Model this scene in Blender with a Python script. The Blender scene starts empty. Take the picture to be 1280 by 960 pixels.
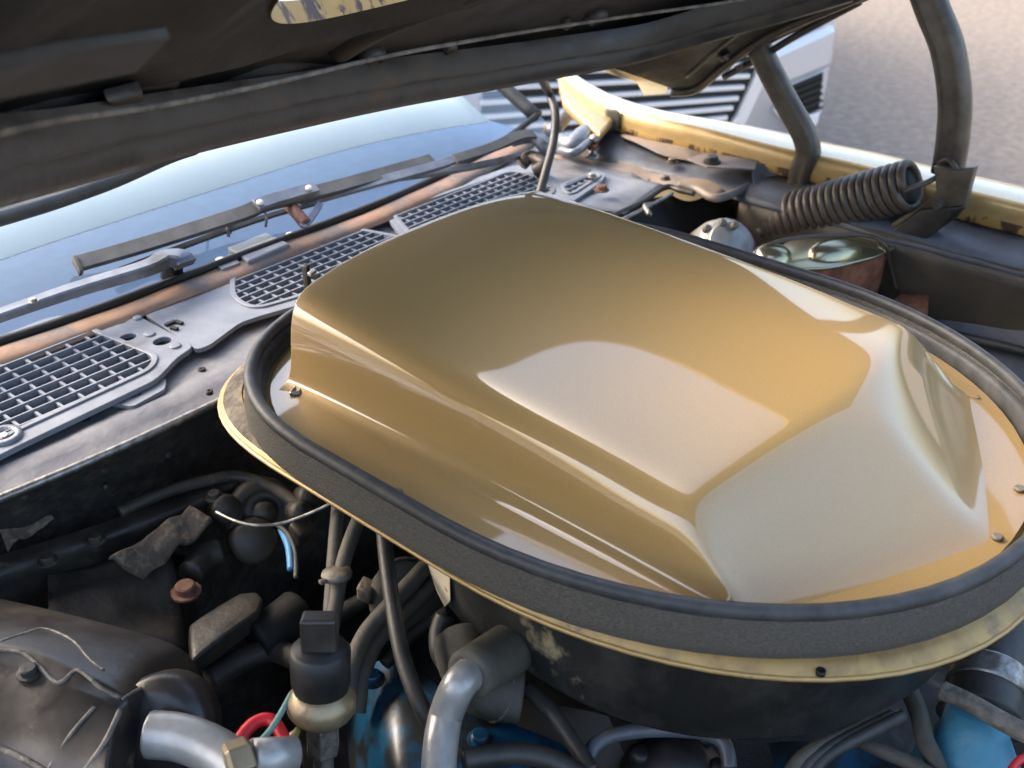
import bpy, bmesh, math, random
from mathutils import Vector, Matrix, noise
random.seed(7)
scene = bpy.context.scene
COL = scene.collection
R = math.radians
V = Vector

# ------------------------------------------------------------------ camera
# bay coordinates in metres: x towards the driver's side, y towards the windshield,
# z up, z = 0 at the rim of the scoop (0.95 m above the ground), x = 0 on the car's centre line
PITCH, YAW, FPX = R(30.7), R(41.3), 1366.0
CAM = V((-0.69, 0.0, 0.5))
FW = V((math.cos(YAW)*math.cos(PITCH), math.sin(YAW)*math.cos(PITCH), -math.sin(PITCH)))
RT = V((math.sin(YAW), -math.cos(YAW), 0.0))
UP = RT.cross(FW)
cd = bpy.data.cameras.new('camera'); cam = bpy.data.objects.new('camera', cd); COL.objects.link(cam)
cam.matrix_world = Matrix((( RT.x, UP.x, -FW.x, CAM.x), (RT.y, UP.y, -FW.y, CAM.y), (RT.z, UP.z, -FW.z, CAM.z), (0, 0, 0, 1)))
cd.sensor_width = 36.0; cd.lens = FPX/1280*36; cd.clip_start = 0.02; cd.clip_end = 500
cd.dof.use_dof = True; cd.dof.focus_distance = 0.95; cd.dof.aperture_fstop = 9.0
scene.camera = cam

# ------------------------------------------------------------------ sky, sun, exposure
SUN_EL, SUN_AZ = R(37), R(-22)          # azimuth measured from +y (rear of the car) towards +x (driver's side)
world = bpy.data.worlds.new('World'); scene.world = world; world.use_nodes = True
wn = world.node_tree.nodes; wl = world.node_tree.links
sky = wn.new('ShaderNodeTexSky'); sky.sky_type = 'NISHITA'; sky.sun_disc = False
sky.sun_elevation = SUN_EL; sky.sun_rotation = SUN_AZ
sky.air_density = 1.0; sky.dust_density = 5.0; sky.ozone_density = 1.0
bg = wn['Background']; bg.inputs[1].default_value = 0.15
wl.new(sky.outputs[0], bg.inputs[0])
sd = bpy.data.lights.new('sun', 'SUN'); sun = bpy.data.objects.new('sun', sd); COL.objects.link(sun)
sd.energy = 0.6; sd.angle = R(24); sd.color = (1.0, 0.93, 0.82)
sdir = V((math.sin(SUN_AZ)*math.cos(SUN_EL), math.cos(SUN_AZ)*math.cos(SUN_EL), math.sin(SUN_EL)))
sun.rotation_euler = sdir.to_track_quat('Z', 'Y').to_euler(); sun.location = (2, 2, 4)
vs = scene.view_settings
vs.view_transform = 'Standard'; vs.look = 'None'; vs.gamma = 1; vs.use_curve_mapping = False
vs.exposure = 2.25

# ------------------------------------------------------------------ placing: photo point -> bay point on a known plane
def ray(u, v): return (FW*FPX + RT*(u-640) - UP*(v-480)).normalized()
def az(u, v, z): d = ray(u, v); return CAM + d*((z-CAM.z)/d.z)
def ax(u, v, x): d = ray(u, v); return CAM + d*((x-CAM.x)/d.x)
def ay(u, v, y): d = ray(u, v); return CAM + d*((y-CAM.y)/d.y)

# ------------------------------------------------------------------ materials
def lin(c):
    return tuple(((x/255)/12.92 if x <= 10 else (((x/255)+0.055)/1.055)**2.4) for x in c)
MATS = {}
def mat(name, c1, c2=None, rough=0.5, metal=0.0, scale=30, lo=0.4, hi=0.62, bump=0.0, bscale=None, coat=0.0,
        rough2=None, c3=None, scale3=8, lo3=0.5, hi3=0.6, metal3=None, spec=0.5, detail=6, coat_rough=0.04, stretch=None):
    """principled paint / metal / rubber with noise-mixed wear colours and fine relief; colours are sRGB 0-255"""
    m = bpy.data.materials.new(name); m.use_nodes = True
    n = m.node_tree.nodes; l = m.node_tree.links; b = n['Principled BSDF']
    b.inputs['Roughness'].default_value = rough; b.inputs['Metallic'].default_value = metal
    b.inputs['Specular IOR Level'].default_value = spec
    b.inputs['Coat Weight'].default_value = coat; b.inputs['Coat Roughness'].default_value = coat_rough
    tc = n.new('ShaderNodeTexCoord'); mp = n.new('ShaderNodeMapping'); l.new(tc.outputs['Object'], mp.inputs[0])
    if stretch: mp.inputs['Scale'].default_value = stretch
    def tex(sc, dt=6):
        t = n.new('ShaderNodeTexNoise'); t.inputs['Scale'].default_value = sc; t.inputs['Detail'].default_value = dt
        t.inputs['Roughness'].default_value = 0.62; l.new(mp.outputs[0], t.inputs['Vector']); return t
    def ramp(t, a, z):
        r = n.new('ShaderNodeMapRange'); r.inputs[1].default_value = a; r.inputs[2].default_value = z
        l.new(t.outputs['Fac'], r.inputs[0]); return r
    def mix(f, a, z):
        x = n.new('ShaderNodeMix'); x.data_type = 'RGBA'; l.new(f, x.inputs[0])
        for s, q in ((6, a), (7, z)):
            if isinstance(q, tuple): x.inputs[s].default_value = (*q, 1)
            else: l.new(q, x.inputs[s])
        return x.outputs[2]
    col = lin(c1)
    if c2:
        f = ramp(tex(scale, detail), lo, hi); col = mix(f.outputs[0], col, lin(c2))
        if rough2 is not None:
            r = n.new('ShaderNodeMapRange'); r.inputs[3].default_value = rough; r.inputs[4].default_value = rough2
            l.new(f.outputs[0], r.inputs[0]); l.new(r.outputs[0], b.inputs['Roughness'])
    if c3:
        f3 = ramp(tex(scale3, 8), lo3, hi3); col = mix(f3.outputs[0], col, lin(c3))
        if metal3 is not None:
            r = n.new('ShaderNodeMapRange'); r.inputs[3].default_value = metal; r.inputs[4].default_value = metal3
            l.new(f3.outputs[0], r.inputs[0]); l.new(r.outputs[0], b.inputs['Metallic'])
    if isinstance(col, tuple): b.inputs['Base Color'].default_value = (*col, 1)
    else: l.new(col, b.inputs['Base Color'])
    if bump:
        bp = n.new('ShaderNodeBump'); bp.inputs['Strength'].default_value = bump; bp.inputs['Distance'].default_value = 0.004
        l.new(tex(bscale or scale, 8).outputs['Fac'], bp.inputs['Height']); l.new(bp.outputs[0], b.inputs['Normal'])
    MATS[name] = m
    return m
GOLD = mat('gold metallic paint', (166, 134, 80), (174, 142, 88), rough=0.5, metal=0.18, scale=900, coat=1.0, coat_rough=0.055, bump=0.018, bscale=1400,
           c3=(206, 190, 158), scale3=190, lo3=0.735, hi3=0.76, metal3=0.0)
GOLD.node_tree.nodes['Principled BSDF'].inputs['Coat IOR'].default_value = 1.8
GOLDW = mat('worn gold paint', (172, 142, 90), (180, 151, 99), rough=0.42, metal=0.35, scale=60, c3=(96, 66, 44), scale3=26, lo3=0.68, hi3=0.73, metal3=0.0, coat=0.3)
GOLDD = mat('dirty gold flange paint', (172, 142, 88), (142, 116, 76), rough=0.45, metal=0.2, scale=40, c3=(78, 70, 62), scale3=30, lo3=0.58, hi3=0.72, metal3=0.0)
GOLDR = mat('gold paint flaking to rust and primer', (168, 132, 72), (176, 142, 82), rough=0.5, metal=0.2, scale=50, c3=(74, 52, 40), scale3=70, lo3=0.5, hi3=0.56, metal3=0.0, stretch=(1, 0.7, 0.3))
CREAM = mat('bright gold fender paint', (204, 188, 146), (210, 196, 156), rough=0.3, metal=0.3, scale=200, coat=1.0)
BEAD = mat('smooth black rubber', (48, 49, 51), (64, 65, 66), rough=0.5, scale=60, bump=0.15, bscale=90, c3=(82, 82, 80), scale3=20, lo3=0.58, hi3=0.75)
SKIRT = mat('weathered grey foam rubber', (108, 102, 92), (76, 72, 66), rough=0.85, scale=420, bump=0.9, bscale=330, c3=(92, 88, 80), scale3=40, lo3=0.45, hi3=0.75, stretch=(1, 1, 3))
SEALI = mat('flaked black rubber with paint', (36, 37, 38), (58, 58, 58), rough=0.6, scale=70, bump=0.5, bscale=90, c3=(196, 142, 50), scale3=20, lo3=0.66, hi3=0.69)
BLACK = mat('black painted steel', (24, 22, 20), (44, 40, 34), rough=0.42, scale=22, bump=0.35, bscale=60, rough2=0.7)
DUSTB = mat('dusty black steel', (42, 39, 35), (66, 59, 50), rough=0.45, scale=20, bump=0.45, bscale=60, rough2=0.7, c3=(92, 82, 68), scale3=44, lo3=0.62, hi3=0.7)
BLACKD = mat('oily black panel', (14, 13, 12), (28, 25, 21), rough=0.55, scale=14, bump=0.5, bscale=45, rough2=0.85)
FIREW = mat('tarred firewall', (36, 33, 30), (76, 68, 58), rough=0.75, scale=60, lo=0.45, hi=0.75, bump=1.0, bscale=120, c3=(92, 84, 72), scale3=9, lo3=0.62, hi3=0.7)
FIBRE = mat('matted fibre pad', (92, 80, 68), (146, 128, 106), rough=0.95, scale=90, lo=0.5, hi=0.7, bump=1.0, bscale=110)
HOODB = mat('dusty black hood underside', (20, 19, 18), (32, 29, 26), rough=0.5, scale=12, bump=0.3, bscale=70, rough2=0.72, c3=(52, 45, 36), scale3=30, lo3=0.66, hi3=0.74)
HOODM = mat('mottled grey black hood brace', (50, 48, 46), (72, 67, 61), rough=0.36, scale=22, bump=0.25, bscale=40, c3=(84, 66, 46), scale3=12, lo3=0.6, hi3=0.7, rough2=0.6)
RUST = mat('rust brown iron', (112, 66, 46), (142, 90, 64), rough=0.8, scale=60, bump=0.5, bscale=150, c3=(92, 52, 40), scale3=22, lo3=0.5, hi3=0.68)
ZINC = mat('yellow zinc plate', (160, 156, 136), (176, 168, 126), rough=0.26, metal=0.85, scale=18, c3=(120, 112, 84), scale3=40, lo3=0.62, hi3=0.72)
GREY = mat('faded grey plastic', (104, 109, 118), (118, 122, 130), rough=0.48, scale=24, bump=0.12, bscale=180, c3=(64, 63, 62), scale3=12, lo3=0.58, hi3=0.75)
COWLM = mat('weathered cowl metal', (98, 98, 103), (118, 117, 118), rough=0.5, scale=26, bump=0.35, bscale=60, c3=(120, 100, 84), scale3=9, lo3=0.58, hi3=0.7)
PRIMER = mat('sun burnt tan primer', (150, 118, 94), (136, 104, 82), rough=0.55, scale=18, bump=0.2, bscale=50, c3=(98, 93, 90), scale3=13, lo3=0.46, hi3=0.6)
DUSTY = mat('dusty tan sheet metal', (134, 118, 104), (108, 98, 90), rough=0.55, scale=12, bump=0.25, bscale=40, c3=(86, 84, 86), scale3=7, lo3=0.5, hi3=0.64)
APRON = mat('dusty dark apron', (62, 56, 48), (84, 74, 60), rough=0.5, scale=8, bump=0.2, bscale=50, c3=(112, 90, 62), scale3=24, lo3=0.64, hi3=0.72)
LEDGE = mat('blue grey chassis ledge', (84, 88, 96), (66, 66, 70), rough=0.4, scale=14, bump=0.2, bscale=60, c3=(108, 90, 62), scale3=20, lo3=0.62, hi3=0.7)
HINGE = mat('greasy brown grey steel', (78, 70, 60), (96, 86, 74), rough=0.38, metal=0.3, scale=30, bump=0.2, bscale=80, c3=(60, 52, 44), scale3=10, lo3=0.45, hi3=0.65)
SPRING = mat('brown spring steel', (86, 76, 66), (72, 63, 54), rough=0.45, metal=0.2, scale=60, bump=0.2)
ALU = mat('dull aluminium', (170, 168, 163), (146, 144, 139), rough=0.36, metal=0.35, scale=30, bump=0.15, bscale=90, c3=(100, 97, 90), scale3=16, lo3=0.6, hi3=0.75)
BRASS = mat('tarnished brass', (150, 134, 106), (122, 106, 82), rough=0.4, metal=0.55, scale=40, c3=(90, 72, 50), scale3=40, lo3=0.58, hi3=0.7)
STEEL = mat('worn bolt steel', (164, 160, 154), (120, 114, 106), rough=0.4, metal=0.85, scale=120)
RUSTB = mat('rusty bolt', (112, 74, 58), (84, 56, 46), rough=0.7, scale=120, bump=0.4)
HOSEG = mat('grey rubber hose', (80, 76, 66), (64, 61, 53), rough=0.7, scale=40, bump=0.2, bscale=160)
HOSEB = mat('black rubber hose', (44, 43, 41), (60, 57, 53), rough=0.5, scale=40, bump=0.15, bscale=120)
BLUE = mat('engine blue paint', (18, 74, 104), (14, 58, 86), rough=0.35, scale=16, bump=0.2, bscale=60, c3=(26, 30, 32), scale3=26, lo3=0.44, hi3=0.58, coat=0.1)
TURQ = mat('turquoise engine paint', (56, 116, 138), (70, 128, 146), rough=0.45, scale=30, bump=0.3, bscale=70, c3=(128, 116, 100), scale3=14, lo3=0.52, hi3=0.62)
REDW = mat('red wire', (206, 34, 44), rough=0.4)
GRNW = mat('pale green wire', (110, 150, 138), rough=0.45)
YELW = mat('olive yellow wire', (128, 118, 50), rough=0.5)
BLUW = mat('blue tape', (66, 128, 176), rough=0.5)
BOXM = mat('grimy black moulded plastic', (42, 38, 35), (56, 50, 45), rough=0.28, scale=10, bump=0.15, bscale=50, rough2=0.5, c3=(112, 98, 82), scale3=26, lo3=0.62, hi3=0.7)
SEAM = mat('chipped pale seam', (120, 112, 100), (78, 72, 64), rough=0.5, scale=60, bump=0.6, bscale=120)
DARKP = mat('matt black plastic', (22, 22, 22), (34, 34, 34), rough=0.5, scale=50, bump=0.1)
WIPER = mat('scuffed wiper metal', (98, 102, 110), (120, 122, 126), rough=0.34, metal=0.4, scale=40, c3=(70, 68, 66), scale3=14, lo3=0.55, hi3=0.7)
RUBB = mat('dry black wiper rubber', (58, 58, 58), (76, 75, 73), rough=0.7, scale=30)
WHITEB = mat('white plastic fastener', (206, 204, 196), rough=0.5)
SILVER = mat('silver car paint', (196, 200, 206), (204, 208, 212), rough=0.3, metal=0.5, scale=300, coat=1.0)
CHROME = mat('bright trim', (225, 226, 226), rough=0.2, metal=0.25, coat=1.0)
VBLK = mat('dark grille plastic', (20, 21, 22), rough=0.5)
PAPER = mat('cream sticker', (206, 192, 160), (190, 172, 138), rough=0.7, scale=30, c3=(150, 70, 44), scale3=90, lo3=0.6, hi3=0.63)
REFL_CARD = mat('pale reflection stand-in card', (242, 238, 220), (234, 231, 214), rough=0.85, scale=6)  # for a card added behind the glass, imitating a bright reflected band
DASH = mat('dashboard vinyl tinted as sky reflection', (54, 86, 124), (60, 92, 130), rough=0.7, scale=40)  # blue tint imitates sky reflected in the windshield above
ASPH = mat('pale sandy asphalt', (122, 111, 100), (98, 88, 79), rough=0.92, scale=130, lo=0.35, hi=0.7, bump=0.7, bscale=90, c3=(140, 128, 114), scale3=22, lo3=0.4, hi3=0.75)
GLASS = bpy.data.materials.new('windshield glass'); GLASS.use_nodes = True
_n = GLASS.node_tree.nodes; _l = GLASS.node_tree.links; _b = _n['Principled BSDF']
_o = _n['Material Output']; _n.remove(_b)
_t = _n.new('ShaderNodeBsdfTransparent'); _t.inputs[0].default_value = (0.93, 0.96, 0.95, 1)
_g = _n.new('ShaderNodeBsdfGlossy'); _g.inputs['Roughness'].default_value = 0.02
_f = _n.new('ShaderNodeLayerWeight'); _f.inputs[0].default_value = 0.5; _p = _n.new('ShaderNodeMath'); _p.operation = 'POWER'; _p.inputs[1].default_value = 5.0      # Schlick reflectance of a two-faced pane
_r = _n.new('ShaderNodeMapRange'); _r.inputs[3].default_value = 0.14; _r.inputs[4].default_value = 1.0
_l.new(_f.outputs['Facing'], _p.inputs[0]); _l.new(_p.outputs[0], _r.inputs[0])
_m = _n.new('ShaderNodeMixShader'); _l.new(_r.outputs[0], _m.inputs[0]); _l.new(_t.outputs[0], _m.inputs[1]); _l.new(_g.outputs[0], _m.inputs[2])
_l.new(_m.outputs[0], _o.inputs[0])

# ------------------------------------------------------------------ building helpers
def tag(o, label=None, cat=None, group=None, kind=None):
    if label: o['label'] = label
    if cat: o['category'] = cat
    if group: o['group'] = group
    if kind: o['kind'] = kind
    return o
def thing(name, loc, label, cat, group=None):
    o = bpy.data.objects.new(name, None); COL.objects.link(o); o.location = loc; o.empty_display_size = 0.05
    return tag(o, label, cat, group)
def root_loc(p):
    v = V((0, 0, 0))
    while p is not None: v += p.location; p = p.parent
    return v
def obj(name, bm, m, parent=None, smooth=True, label=None, subsurf=0, bevel=0.0, solid=0.0, auto=None, recalc=True):
    if recalc: bmesh.ops.recalc_face_normals(bm, faces=bm.faces)
    me = bpy.data.meshes.new(name); bm.to_mesh(me); bm.free()
    if isinstance(m, (list, tuple)):
        for q in m: me.materials.append(q)
    else: me.materials.append(m)
    for p in me.polygons: p.use_smooth = smooth
    if smooth and auto: me.set_sharp_from_angle(angle=R(auto))
    # put the origin at the mesh's own base so that parts sit where they stand
    if me.vertices:
        lo = V((min(v.co.x for v in me.vertices), min(v.co.y for v in me.vertices), min(v.co.z for v in me.vertices)))
        hi = V((max(v.co.x for v in me.vertices), max(v.co.y for v in me.vertices), max(v.co.z for v in me.vertices)))
        c = V(((lo.x+hi.x)/2, (lo.y+hi.y)/2, lo.z))
        # keep object-space textures continuous between neighbouring pieces only within one piece
        me.transform(Matrix.Translation(-c))
    else: c = V((0, 0, 0))
    o = bpy.data.objects.new(name, me); COL.objects.link(o)
    o.parent = parent
    o.location = c - root_loc(parent)
    if label: o['label'] = label
    if solid:
        md = o.modifiers.new('thickness', 'SOLIDIFY'); md.thickness = solid; md.offset = 0
    if bevel:
        md = o.modifiers.new('bevel', 'BEVEL'); md.width = bevel; md.segments = 2; md.limit_method = 'ANGLE'; md.angle_limit = R(35)
    if subsurf:
        md = o.modifiers.new('smooth', 'SUBSURF'); md.levels = subsurf; md.render_levels = subsurf
    return o
def spline(pts, n=8, closed=False):
    """Catmull-Rom through pts"""
    pts = [V(p) for p in pts]
    if len(pts) < 3 and not closed: return pts
    out = []; N = len(pts)
    for i in range(N if closed else N-1):
        if closed: p0, p1, p2, p3 = pts[i-1], pts[i], pts[(i+1) % N], pts[(i+2) % N]
        else: p0, p1, p2, p3 = pts[max(i-1, 0)], pts[i], pts[i+1], pts[min(i+2, N-1)]
        for k in range(n):
            t = k/n
            out.append(0.5*((2*p1) + (p2-p0)*t + (2*p0-5*p1+4*p2-p3)*t*t + (3*p1-p0-3*p2+p3)*t**3))
    if not closed: out.append(pts[-1])
    return out
def sweep(bm, path, prof, closed=False, up=V((0, 0, 1)), cap=True, scale=None):
    """prof: list of (side, up) offsets; frame built from the path tangent and a fixed up"""
    rings = []; N = len(path)
    for i, p in enumerate(path):
        if closed: t = path[(i+1) % N] - path[i-1]
        else: t = path[min(i+1, N-1)] - path[max(i-1, 0)]
        t.normalize(); s = t.cross(up)
        if s.length < 1e-4: s = t.cross(V((1, 0.2, 0)))
        s.normalize(); w = s.cross(t)
        k = scale(i/(N-1)) if scale else 1.0
        rings.append([bm.verts.new(p + s*a*k + w*b*k) for a, b in prof])
    M = len(prof)
    for i in range(N if closed else N-1):
        A, B = rings[i], rings[(i+1) % N]
        for j in range(M): bm.faces.new((A[j], A[(j+1) % M], B[(j+1) % M], B[j]))
    if cap and not closed:
        bm.faces.new(rings[0][::-1]); bm.faces.new(rings[-1])
    return rings
def circ(r, n=12, ph=0.0): return [(r*math.cos(2*math.pi*k/n+ph), r*math.sin(2*math.pi*k/n+ph)) for k in range(n)]
def tube(bm, pts, r, n=10, sm=8, closed=False, scale=None):
    path = spline(pts, sm, closed)
    # rotation-minimising frame
    N = len(path); T = []
    for i in range(N):
        t = (path[(i+1) % N]-path[i-1]) if closed else (path[min(i+1, N-1)]-path[max(i-1, 0)])
        T.append(t.normalized())
    s = T[0].cross(V((0.13, 0.27, 0.95))).normalized(); rings = []
    for i in range(N):
        s = (s - T[i]*s.dot(T[i])).normalized(); w = T[i].cross(s)
        k = scale(i/(N-1)) if scale else 1.0
        rings.append([bm.verts.new(path[i] + (s*math.cos(2*math.pi*j/n) + w*math.sin(2*math.pi*j/n))*r*k) for j in range(n)])
    for i in range(N if closed else N-1):
        A, B = rings[i], rings[(i+1) % N]
        for j in range(n): bm.faces.new((A[j], A[(j+1) % n], B[(j+1) % n], B[j]))
    if not closed: bm.faces.new(rings[0][::-1]); bm.faces.new(rings[-1])
def lathe(bm, base, axis, prof, n=24, ph=0.0):
    """prof: (radius, height along axis)"""
    axis = V(axis).normalized(); s = axis.cross(V((0.3, 0.9, 0.1))).normalized(); w = axis.cross(s); rings = []
    for r, h in prof:
        rings.append([bm.verts.new(V(base) + axis*h + (s*math.cos(2*math.pi*k/n+ph) + w*math.sin(2*math.pi*k/n+ph))*max(r, 1e-5)) for k in range(n)])
    for A, B in zip(rings, rings[1:]):
        for j in range(n): bm.faces.new((A[j], A[(j+1) % n], B[(j+1) % n], B[j]))
    bm.faces.new(rings[0][::-1]); bm.faces.new(rings[-1])
def box(bm, c, e1, e2, e3):
    """box from a centre and three half-extent vectors"""
    c, e1, e2, e3 = V(c), V(e1), V(e2), V(e3)
    v = [bm.verts.new(c + e1*a + e2*b + e3*d) for a in (-1, 1) for b in (-1, 1) for d in (-1, 1)]
    for q in ((0, 1, 3, 2), (4, 6, 7, 5), (0, 4, 5, 1), (2, 3, 7, 6), (0, 2, 6, 4), (1, 5, 7, 3)): bm.faces.new([v[k] for k in q])
def prism(bm, pts, down):
    """polygon pts extruded by the vector down"""
    a = [bm.verts.new(V(p)) for p in pts]; b = [bm.verts.new(V(p)+V(down)) for p in pts]
    bm.faces.new(a); bm.faces.new(b[::-1])
    for i in range(len(pts)): bm.faces.new((a[i], b[i], b[(i+1) % len(pts)], a[(i+1) % len(pts)]))
def grid(bm, rows):
    vs = [[bm.verts.new(V(p)) for p in r] for r in rows]
    for A, B in zip(vs, vs[1:]):
        for j in range(len(A)-1): bm.faces.new((A[j], A[j+1], B[j+1], B[j]))
    return vs
def B(): return bmesh.new()
def bolt(parent, p, r, axis=(0, 0, 1), m=None, name='bolt', hexa=True, washer=True):
    bm = B(); prof = []
    if washer: prof += [(r*1.5, 0), (r*1.5, r*0.25), (r*1.05, r*0.3)]
    else: prof += [(r, 0)]
    prof += [(r, r*0.95), (r*0.85, r*1.1)]
    lathe(bm, p, axis, prof, 6 if hexa and not washer else 12)
    return obj(name, bm, m or STEEL, parent, auto=30)
def rough_sheet(bm, corners, nu, nv, amp, sc, nrm=V((0, 0, 1)), seed=0):
    """bilinear sheet with noise relief (dented sheet metal)"""
    a, b, c, d = [V(p) for p in corners]; rows = []
    for i in range(nu+1):
        r = []
        for j in range(nv+1):
            s, t = i/nu, j/nv
            p = a*(1-s)*(1-t) + b*s*(1-t) + c*s*t + d*(1-s)*t
            r.append(p + nrm*amp*noise.noise(p*sc + V((seed, 0, 0))))
        rows.append(r)
    return grid(bm, rows)

# ================================================================== SETTING
GZ = -0.95
bm = B(); rough_sheet(bm, [(-60, -60, GZ), (60, -60, GZ), (60, 60, GZ), (-60, 60, GZ)], 40, 40, 0.0, 1)
tag(obj('ground', bm, ASPH, smooth=False), 'pale sandy asphalt of the yard behind the car', kind='structure')

# ================================================================== CAR
car = thing('parked_car', (0, 0.9, GZ), 'gold car with its hood raised, showing cowl, fender and black hood underside', 'car')

# ---- hood ---------------------------------------------------------
TH = R(31); HC, HS = math.cos(TH), math.sin(TH)
def hood_edge(x):
    q = abs(x)/0.68
    return V((x, 0.905 - 0.02*q*q, 0.176 - 0.063*q**2 - 0.065*q**6))
def hood(x, s, off=0.0):
    e = hood_edge(x); return V((x, e.y - s*HC - off*HS, e.z + s*HS - off*HC))      # off: below the inner panel
def hood_hit(u, v, off=0.0):
    d = ray(u, v); lo, hi = 0.05, 3.0
    def f(t):
        p = CAM + d*t; e = hood_edge(max(-0.8, min(0.8, p.x)))
        return (p.y-e.y)*HS + (p.z-e.z)*HC + off      # signed distance to the hood plane (positive outside)
    lo = 0.02
    for k in range(60):
        m_ = (lo+hi)/2
        if f(m_) < 0: lo = m_
        else: hi = m_
    return CAM + d*lo
hood_o = bpy.data.objects.new('hood', None); COL.objects.link(hood_o); hood_o.parent = car
hood_o.location = V((0, 0.9, 0.12)) - car.location
tag(hood_o, 'raised black-lined hood with a scoop opening shortened to shape the reflection')
HOLE_S, HOLE_A, HOLE_B = 0.497, 0.212, 0.262  # opening made shorter than the scoop to shape the sky patch reflected on it
def hood_ring(k, n, f):
    a = 2*math.pi*k/n; c, s_ = math.cos(a), math.sin(a)
    e = 2/3.8
    hx = HOLE_B*math.copysign(abs(c)**e, c); hs = HOLE_S + HOLE_A*math.copysign(abs(s_)**e, s_)
    X0, X1, S0, S1 = -0.68, 0.68, 0.0, 1.12
    dx, ds = hx, hs-HOLE_S
    t = min((X1/dx if dx > 1e-6 else X0/dx if dx < -1e-6 else 1e9), ((S1-HOLE_S)/ds if ds > 1e-6 else (S0-HOLE_S)/ds if ds < -1e-6 else 1e9))
    ox, os_ = dx*t, HOLE_S+ds*t
    return hx*(1-f)+ox*f, hs*(1-f)+os_*f
NH = 128
def hood_sheet(off, relief):
    bm = B(); rows = []
    for f in (0, 0.06, 0.12, 0.2, 0.3, 0.42, 0.55, 0.68, 0.8, 0.9, 1.0):
        rows.append([hood(*hood_ring(k, NH, f), off + relief(f, *hood_ring(k, NH, f))) for k in range(NH+1)])
    grid(bm, rows); bmesh.ops.remove_doubles(bm, verts=bm.verts, dist=1e-5); return bm
obj('inner_panel', hood_sheet(0.0, lambda f, x, s: 0.012*math.exp(-((f-0.12)/0.07)**2) + 0.004*noise.noise(V((x*7, s*7, 0)))), HOODB, hood_o, label='black dusty stamped inner panel of the hood')
obj('outer_skin', hood_sheet(-0.012, lambda f, x, s: 0.0), GOLD, hood_o, label='gold outer skin of the hood')
bm = B(); grid(bm, [[hood(*hood_ring(k, NH, 0), o) for k in range(NH+1)] for o in (0.004, -0.006, -0.0125)])
bmesh.ops.remove_doubles(bm, verts=bm.verts, dist=1e-5)
obj('opening_rim', bm, GOLDR, hood_o, label='gold and rusty rim of the scoop opening')
bm = B(); grid(bm, [[hood(x, 0, o) for x in [i*0.034-0.68 for i in range(41)]] for o in (0.0, -0.012)])
obj('rear_edge', bm, BLACK, hood_o)
# rear brace: a rolled beam along the rear edge, leaving it towards the driver's side
bp = [hood_hit(u, v, 0.022) for u, v in ((-160, 226), (-60, 204), (60, 182), (200, 153), (340, 127), (480, 102), (600, 84), (700, 68), (790, 52), (880, 26), (960, 4), (1060, -26))]
prof = [(-0.032, -0.014), (-0.031, 0.010), (-0.027, 0.013), (-0.022, 0.010), (-0.018, -0.002), (-0.013, -0.002), (-0.009, 0.014), (-0.003, 0.024), (0.006, 0.027), (0.014, 0.022), (0.018, 0.008), (0.022, -0.002), (0.028, 0.0), (0.033, 0.005), (0.034, -0.014)]
HN = V((0, -HS, -HC))
bm = B(); path = spline(bp, 6)
sweep(bm, path, [(a_*0.82, b_) for a_, b_ in prof], up=HN)
obj('rear_brace', bm, HOODM, hood_o, auto=60, label='mottled grey rolled brace along the rear edge of the hood')
bm = B(); tube(bm, [hood_hit(u, v, 0.03) for u, v in ((-60, 182), (60, 152), (200, 132), (340, 104), (480, 71), (600, 49), (700, 33), (800, 18), (900, 4), (960, -6))], 0.0022, 6, 5)
obj('brace_flange', bm, SEAM, hood_o)
bm = B(); tube(bm, [hood_hit(u, v, 0.012) for u, v in ((-60, 244), (60, 220), (150, 195), (230, 171), (330, 148), (480, 117), (600, 96), (660, 86), (720, 74), (800, 54))], 0.009, 8, 6)
obj('rear_weatherstrip', bm, HOSEB, hood_o)
bm = B(); tube(bm, [hood_hit(u, v, 0.0) + V((0, 0.012, -0.008)) for u, v in ((-60, 284), (20, 262), (80, 244), (150, 219), (215, 190), (250, 178))], 0.008, 8, 6)
obj('loose_rubber_strip', bm, HOSEB, hood_o)
# strap, clip and dents seen under the hood
bm = B(); prism(bm, [hood_hit(u, v, 0.035) for u, v in ((-80, 110), (80, 70), (214, 48), (170, 92), (60, 112), (-80, 142))], HN*-0.006)
obj('strap', bm, DARKP, hood_o, bevel=0.001, smooth=False, label='flat dark grey strap under the hood')
bm = B(); prism(bm, [hood_hit(u, v, 0.014) for u, v in ((135, 130), (180, 118), (178, 132), (150, 142))], HN*-0.01)
obj('clip', bm, HOODM, hood_o, bevel=0.002)
for (u, v, r) in ((70, 66, 0.010), (462, 66, 0.012), (744, 16, 0.011), (560, 52, 0.006), (706, 24, 0.005)):
    bm = B(); p = hood_hit(u, v, 0.0); lathe(bm, p, HN, [(r*1.3, -0.004), (r*1.2, 0.008), (r*0.9, 0.012), (r*0.8, 0.004), (0.0, 0.004)], 14)
    obj('plug', bm, HOODM, hood_o)
for pts, r in ((((250, 118), (330, 85), (390, 84), (440, 92)), 0.012), (((420, 60), (470, 30), (530, 6), (600, -20)), 0.014), (((-40, 150), (60, 128), (130, 112), (210, 96)), 0.01)):
    bm = B(); tube(bm, [hood_hit(u, v, -0.002) for u, v in pts], r, 10, 6); obj('pressed_rib', bm, HOODB, hood_o)
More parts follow.
